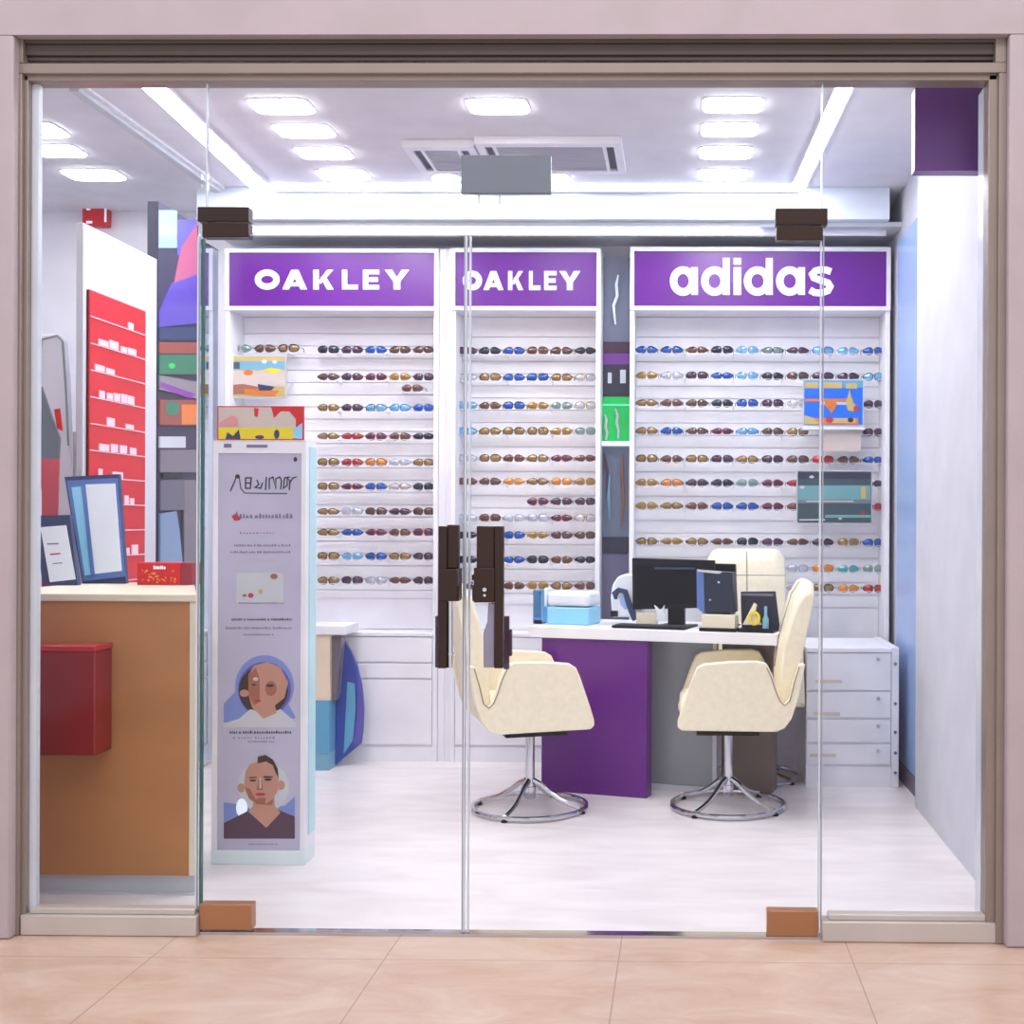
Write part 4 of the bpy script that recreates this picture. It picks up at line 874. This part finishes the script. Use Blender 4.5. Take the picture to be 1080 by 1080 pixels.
# computer tower
r, lx = ditem('computer_tower', 'small dark computer box with blue side standing right of the monitor', 'computer', 752, .078)
mb = MB(); flat(mb, dpts([(742, 602), (772, 604), (774, 646), (743, 647)], .078, lx), .08, .08); mb.build('case', mat('dark_navy', (26,36,62), .3), r, bevel=.002)
mb = MB(); flat(mb, dpts([(734.5, 600), (742, 602), (743, 648), (735, 641)], .078, lx), .004, .003); mb.build('blue_side', M['frameb'], r)
mb = MB(); flat(mb, dpts([(736, 600.5), (760, 602.5), (761.5, 604), (758, 605.2), (736, 602.8)], .078, lx), -.001, .004); mb.build('disc_slot', M['lgrey'], r)
mb = MB(); dbox(mb, lx, 757, 759.5, 613, 615, .078, .002, off=-.003); dbox(mb, lx, 748, 750, 632, 633.5, .078, .002, off=-.003); mb.build('button', M['chrome'], r)
mb = MB(); x0, _ = DL(745, 650, .078); x1, _ = DL(770, 650, .078); mb.box(x0-lx, x1-lx, .004, .076, .0005, DL(750, 646.5, .078)[1]-zt); mb.build('plinth', M['black'], r)
# stack of cream paper
r, lx = ditem('paper_stack', 'thick cream paper block on a black tray at the desk front', 'paper', 757, .01)
x0, z1 = DL(740, 659, .01); x1, _ = DL(776, 659, .01)
mb = MB(); mb.box(x0-lx-.012, x1-lx, -.004, .064, .0005, .016); mb.build('tray', M['black'], r, bevel=.002)
mb = MB(); mb.box(x0-lx, x1-lx-.004, .002, .062, .0165, DL(757, 649, .01)[1]-zt); mb.build('paper_block', M['creamt'], r, bevel=.001)
# open black organiser
r, lx = ditem('desk_organiser', 'open black desk organiser with raised back panel at the desk right end', 'organiser', 797, .05)
mb = MB(); flat(mb, dpts([(777, 625), (814, 624.5), (819, 667), (778, 665)], .09, lx), .125, .012); mb.build('back_panel', mat('indigo_black', (40,42,66), .35), r, bevel=.002)
mb = MB(); x0, _ = DL(780, 664, .05); x1, _ = DL(817, 664, .05); mb.box(x0-lx, x1-lx, -.035, .112, .0005, .008); mb.box(x0-lx, x1-lx, -.035, -.03, .008, .02); mb.build('tray', M['black'], r)
mb = MB(); dbox(mb, lx, 778, 812, 626.5, 629, .09, .002, off=.110); mb.build('edge_highlight', M['inkg'], r)
r, lx = ditem('tape_dispenser', 'cream and yellow tape dispenser sitting in the black organiser', 'tape dispenser', 793, .035)
off = .0085
mb = MB(); flat(mb, [(a, b+off) for a, b in dpts([(783, 661), (795, 638), (798, 640), (796, 650), (803, 661)], .035, lx)], .012, .012); mb.build('body', M['creamt'], r, bevel=.001)
mb = MB(); c = dpts([(796, 654)], .035, lx)[0]; stroke(mb, ell(c[0], c[1]+off, .021, .026, 20), .011, -.0005, .010, True); mb.build('tape_roll', M['yellow'], r)
r, lx = ditem('bottle', 'small slim blue bottle at the right side of the black organiser', 'bottle', 807.5, .04)
mb = MB(); x0, z1 = DL(807.5, 642, .04); mb.tube([(0, 0, .0085), (0, 0, .06), (0, 0, .075), (0, 0, z1-zt+.01)], [.014, .014, .007, .007], 14); mb.build('body', M['tealm'], r, smooth=True)

# ------------------------------------------------------------------ chairs
def make_chair(label, raise_=1.0, hw=.255):
    root = thing('swivel_chair', label, 'chair', (0, 0, 0), 'cream swivel chairs at the desk', local=True)
    arm = [(.205, .378), (.222, .392), (.222, .415), (.205, .47), (.16, .60), (.142, .640), (.115, .657), (0, .668), (-.115, .670), (-.150, .660), (-.172, .62), (-.188, .565), (-.205, .51), (-.224, .49), (-.245, .51), (-.262, .58), (-.285, .66), (-.312, .66), (-.292, .56), (-.278, .50), (-.255, .43), (-.225, .390), (-.19, .375)]
    for s in (-1, 1):
        t0, t1 = s*(hw-.045), s*hw
        mb = MB()
        rings = []
        for v, sc in ((t0, .0), (t0+s*.006, 0), (t1-s*.006, 0), (t1, 0)): rings.append([(u, v, z) for u, z in arm])
        mb.loft(rings)
        o = mb.build('arm_panel', M['cream'], root, bevel=.010, seg=3)
        sm = MB(); pts = [Vector((u, s*(hw+.0005), z)) for u, z in [(-.150, .645), (-.168, .605), (-.188, .545), (-.205, .505), (-.224, .487), (-.246, .505), (-.264, .58), (-.285, .65)]]
        sm.tube(pts, .0028, 6); sm.build('seam', M['seam'], root, smooth=True)
    # shell bottom and seat
    w = hw-.046
    mb = MB(); mb.loft([[(u, v, z) for u, z in ((.19, .385), (.205, .41), (-.22, .42), (-.245, .46), (-.275, .52), (-.262, .45), (-.225, .395), (-.19, .378))] for v in (-w, w)]); mb.build('shell', M['cream'], root, bevel=.006)
    mb = MB(); mb.box(-.20, .215, -w+.004, w-.004, .415, .50); mb.build('seat', M['cream'], root, bevel=.035, seg=4)
    # backrest
    def zz(z): return .5+(z-.5)*raise_ if z > .5 else z
    ft = [(-.205, .46), (-.215, .55), (-.215, .62), (-.230, .74), (-.258, .84), (-.288, .94), (-.322, .992)]
    bk = [(-.362, .985), (-.350, .91), (-.328, .80), (-.308, .70), (-.290, .60), (-.275, .52), (-.25, .46)]
    n = 14; rings = []
    prof = ft+[(-.343, 1.006)]+bk
    for k in range(n+1):
        v = -1+2*k/n; vv = v*(w-.004 if abs(v) < 2 else 0)
        drop = .05*max(0, (abs(v)-.72)/.28)**2.2
        puff = .012*(1-v*v)
        rings.append([(u+(puff if i < len(ft) else 0)+.008*v*v*(z-.46)/.5, vv, zz(z)-drop*max(0, (z-.6)/.4)) for i, (u, z) in enumerate(prof)])
    mb = MB(); mb.loft(rings); mb.build('backrest', M['cream'], root, bevel=.008, seg=3)
    mb = MB(); mb.tube([(u+.0135, 0, zz(z)) for u, z in ft[2:]], .0025, 6); mb.build('seam', M['seam'], root, smooth=True)
    if raise_ > 1:
        mb = MB(); z = zz(.895); mb.tube([(-.232+.012*(1-v*v)+.02*v*v, v*(w-.01), z) for v in (-1, -.5, 0, .5, 1)], .0025, 6); mb.build('seam', M['seam'], root, smooth=True)
    # mechanism, column, base
    mb = MB(); mb.box(-.13, .14, -.12, .12, .335, .352); mb.box(-.05, .05, -.05, .05, .352, .379); mb.build('mounting_plate', M['black'], root, bevel=.004)
    mb = MB(); mb.tube([(0, 0, .05), (0, 0, .10), (0, 0, .101), (0, 0, .362)], [.026, .026, .020, .020], 18); mb.build('column', M['chrome'], root, smooth=True)
    Rr = .246; mb = MB(); mb.tube([(Rr*math.cos(a*math.pi/24), Rr*math.sin(a*math.pi/24), .016) for a in range(48)], .0105, 8, closed=True); mb.build('base_ring', M['chrome'], root, smooth=True)
    for k in range(4):
        a = R_(45+90*k+8); c, s = math.cos(a), math.sin(a)
        mb = MB(); mb.tube([(c*q_, s*q_, z) for q_, z in ((.018, .125), (.05, .112), (.09, .082), (.14, .052), (.19, .034), (.240, .022))], [.014, .0125, .011, .0105, .010, .010], 8); mb.build('spoke', M['chrome'], root, smooth=True)
        mb = MB(); mb.cyl((c*Rr, s*Rr, 0), (c*Rr, s*Rr, .008), .014, n=10); mb.build('glide', M['black'], root)
    return root
c1 = make_chair('cream leather swivel chair left of the desk, seen behind the door handle'); c1.location = (XX(559, 5.19, 800), 5.19, 0); c1.rotation_euler.z = R_(19)
c2 = make_chair('cream leather swivel chair right of the desk, turned to the left'); c2.location = (XX(768, 5.25, 800), 5.25, 0); c2.rotation_euler.z = R_(180)
c3 = make_chair('tall cream swivel chair behind the desk, mostly hidden by the monitors', 1.225, .25); c3.location = (XX(788, 6.1, 600), 5.86, 0); c3.rotation_euler.z = R_(-90)

# ------------------------------------------------------------------ lights & world
w = bpy.data.worlds.new('World'); bpy.context.scene.world = w; w.use_nodes = True
bg = w.node_tree.nodes['Background']; bg.inputs[0].default_value = (.83, .80, .84, 1); bg.inputs[1].default_value = 1.15
def area(name, loc, rot, sx, sy, e, col=(1, 1, 1)):
    l = bpy.data.lights.new(name, 'AREA'); l.shape = 'RECTANGLE'; l.size = sx; l.size_y = sy; l.energy = e; l.color = col
    o = bpy.data.objects.new(name, l); COL.objects.link(o); o.location = loc; o.rotation_euler = rot; return o
area('mall_light', (0, .2, 5.6), (R_(28), 0, 0), 5, 1.6, 110, (1, .97, .95))
cam = bpy.data.cameras.new('camera'); co = bpy.data.objects.new('camera', cam); COL.objects.link(co); bpy.context.scene.camera = co
co.location = (0, 0, CH); co.rotation_euler = CM.to_euler(); cam.sensor_width = 36; cam.lens = F/1080*36
cam.shift_x = -(PX0-540)/1080; cam.shift_y = (PY0-540)/1080; cam.clip_start = .05
sc = bpy.context.scene
sc.view_settings.view_transform = 'Standard'; sc.view_settings.look = 'None'; sc.view_settings.gamma = 1; sc.view_settings.use_curve_mapping = False
sc.view_settings.exposure = 0.12
try:
    sc.cycles.use_denoising = True; sc.cycles.denoiser = 'OPENIMAGEDENOISE'; sc.cycles.max_bounces = 10; sc.cycles.diffuse_bounces = 5; sc.cycles.transparent_max_bounces = 16
    sc.cycles.sample_clamp_indirect = 6
except Exception: pass
for o in list(COL.objects):
    if '_local' in o: del o['_local']
print('GLASSES', NG)
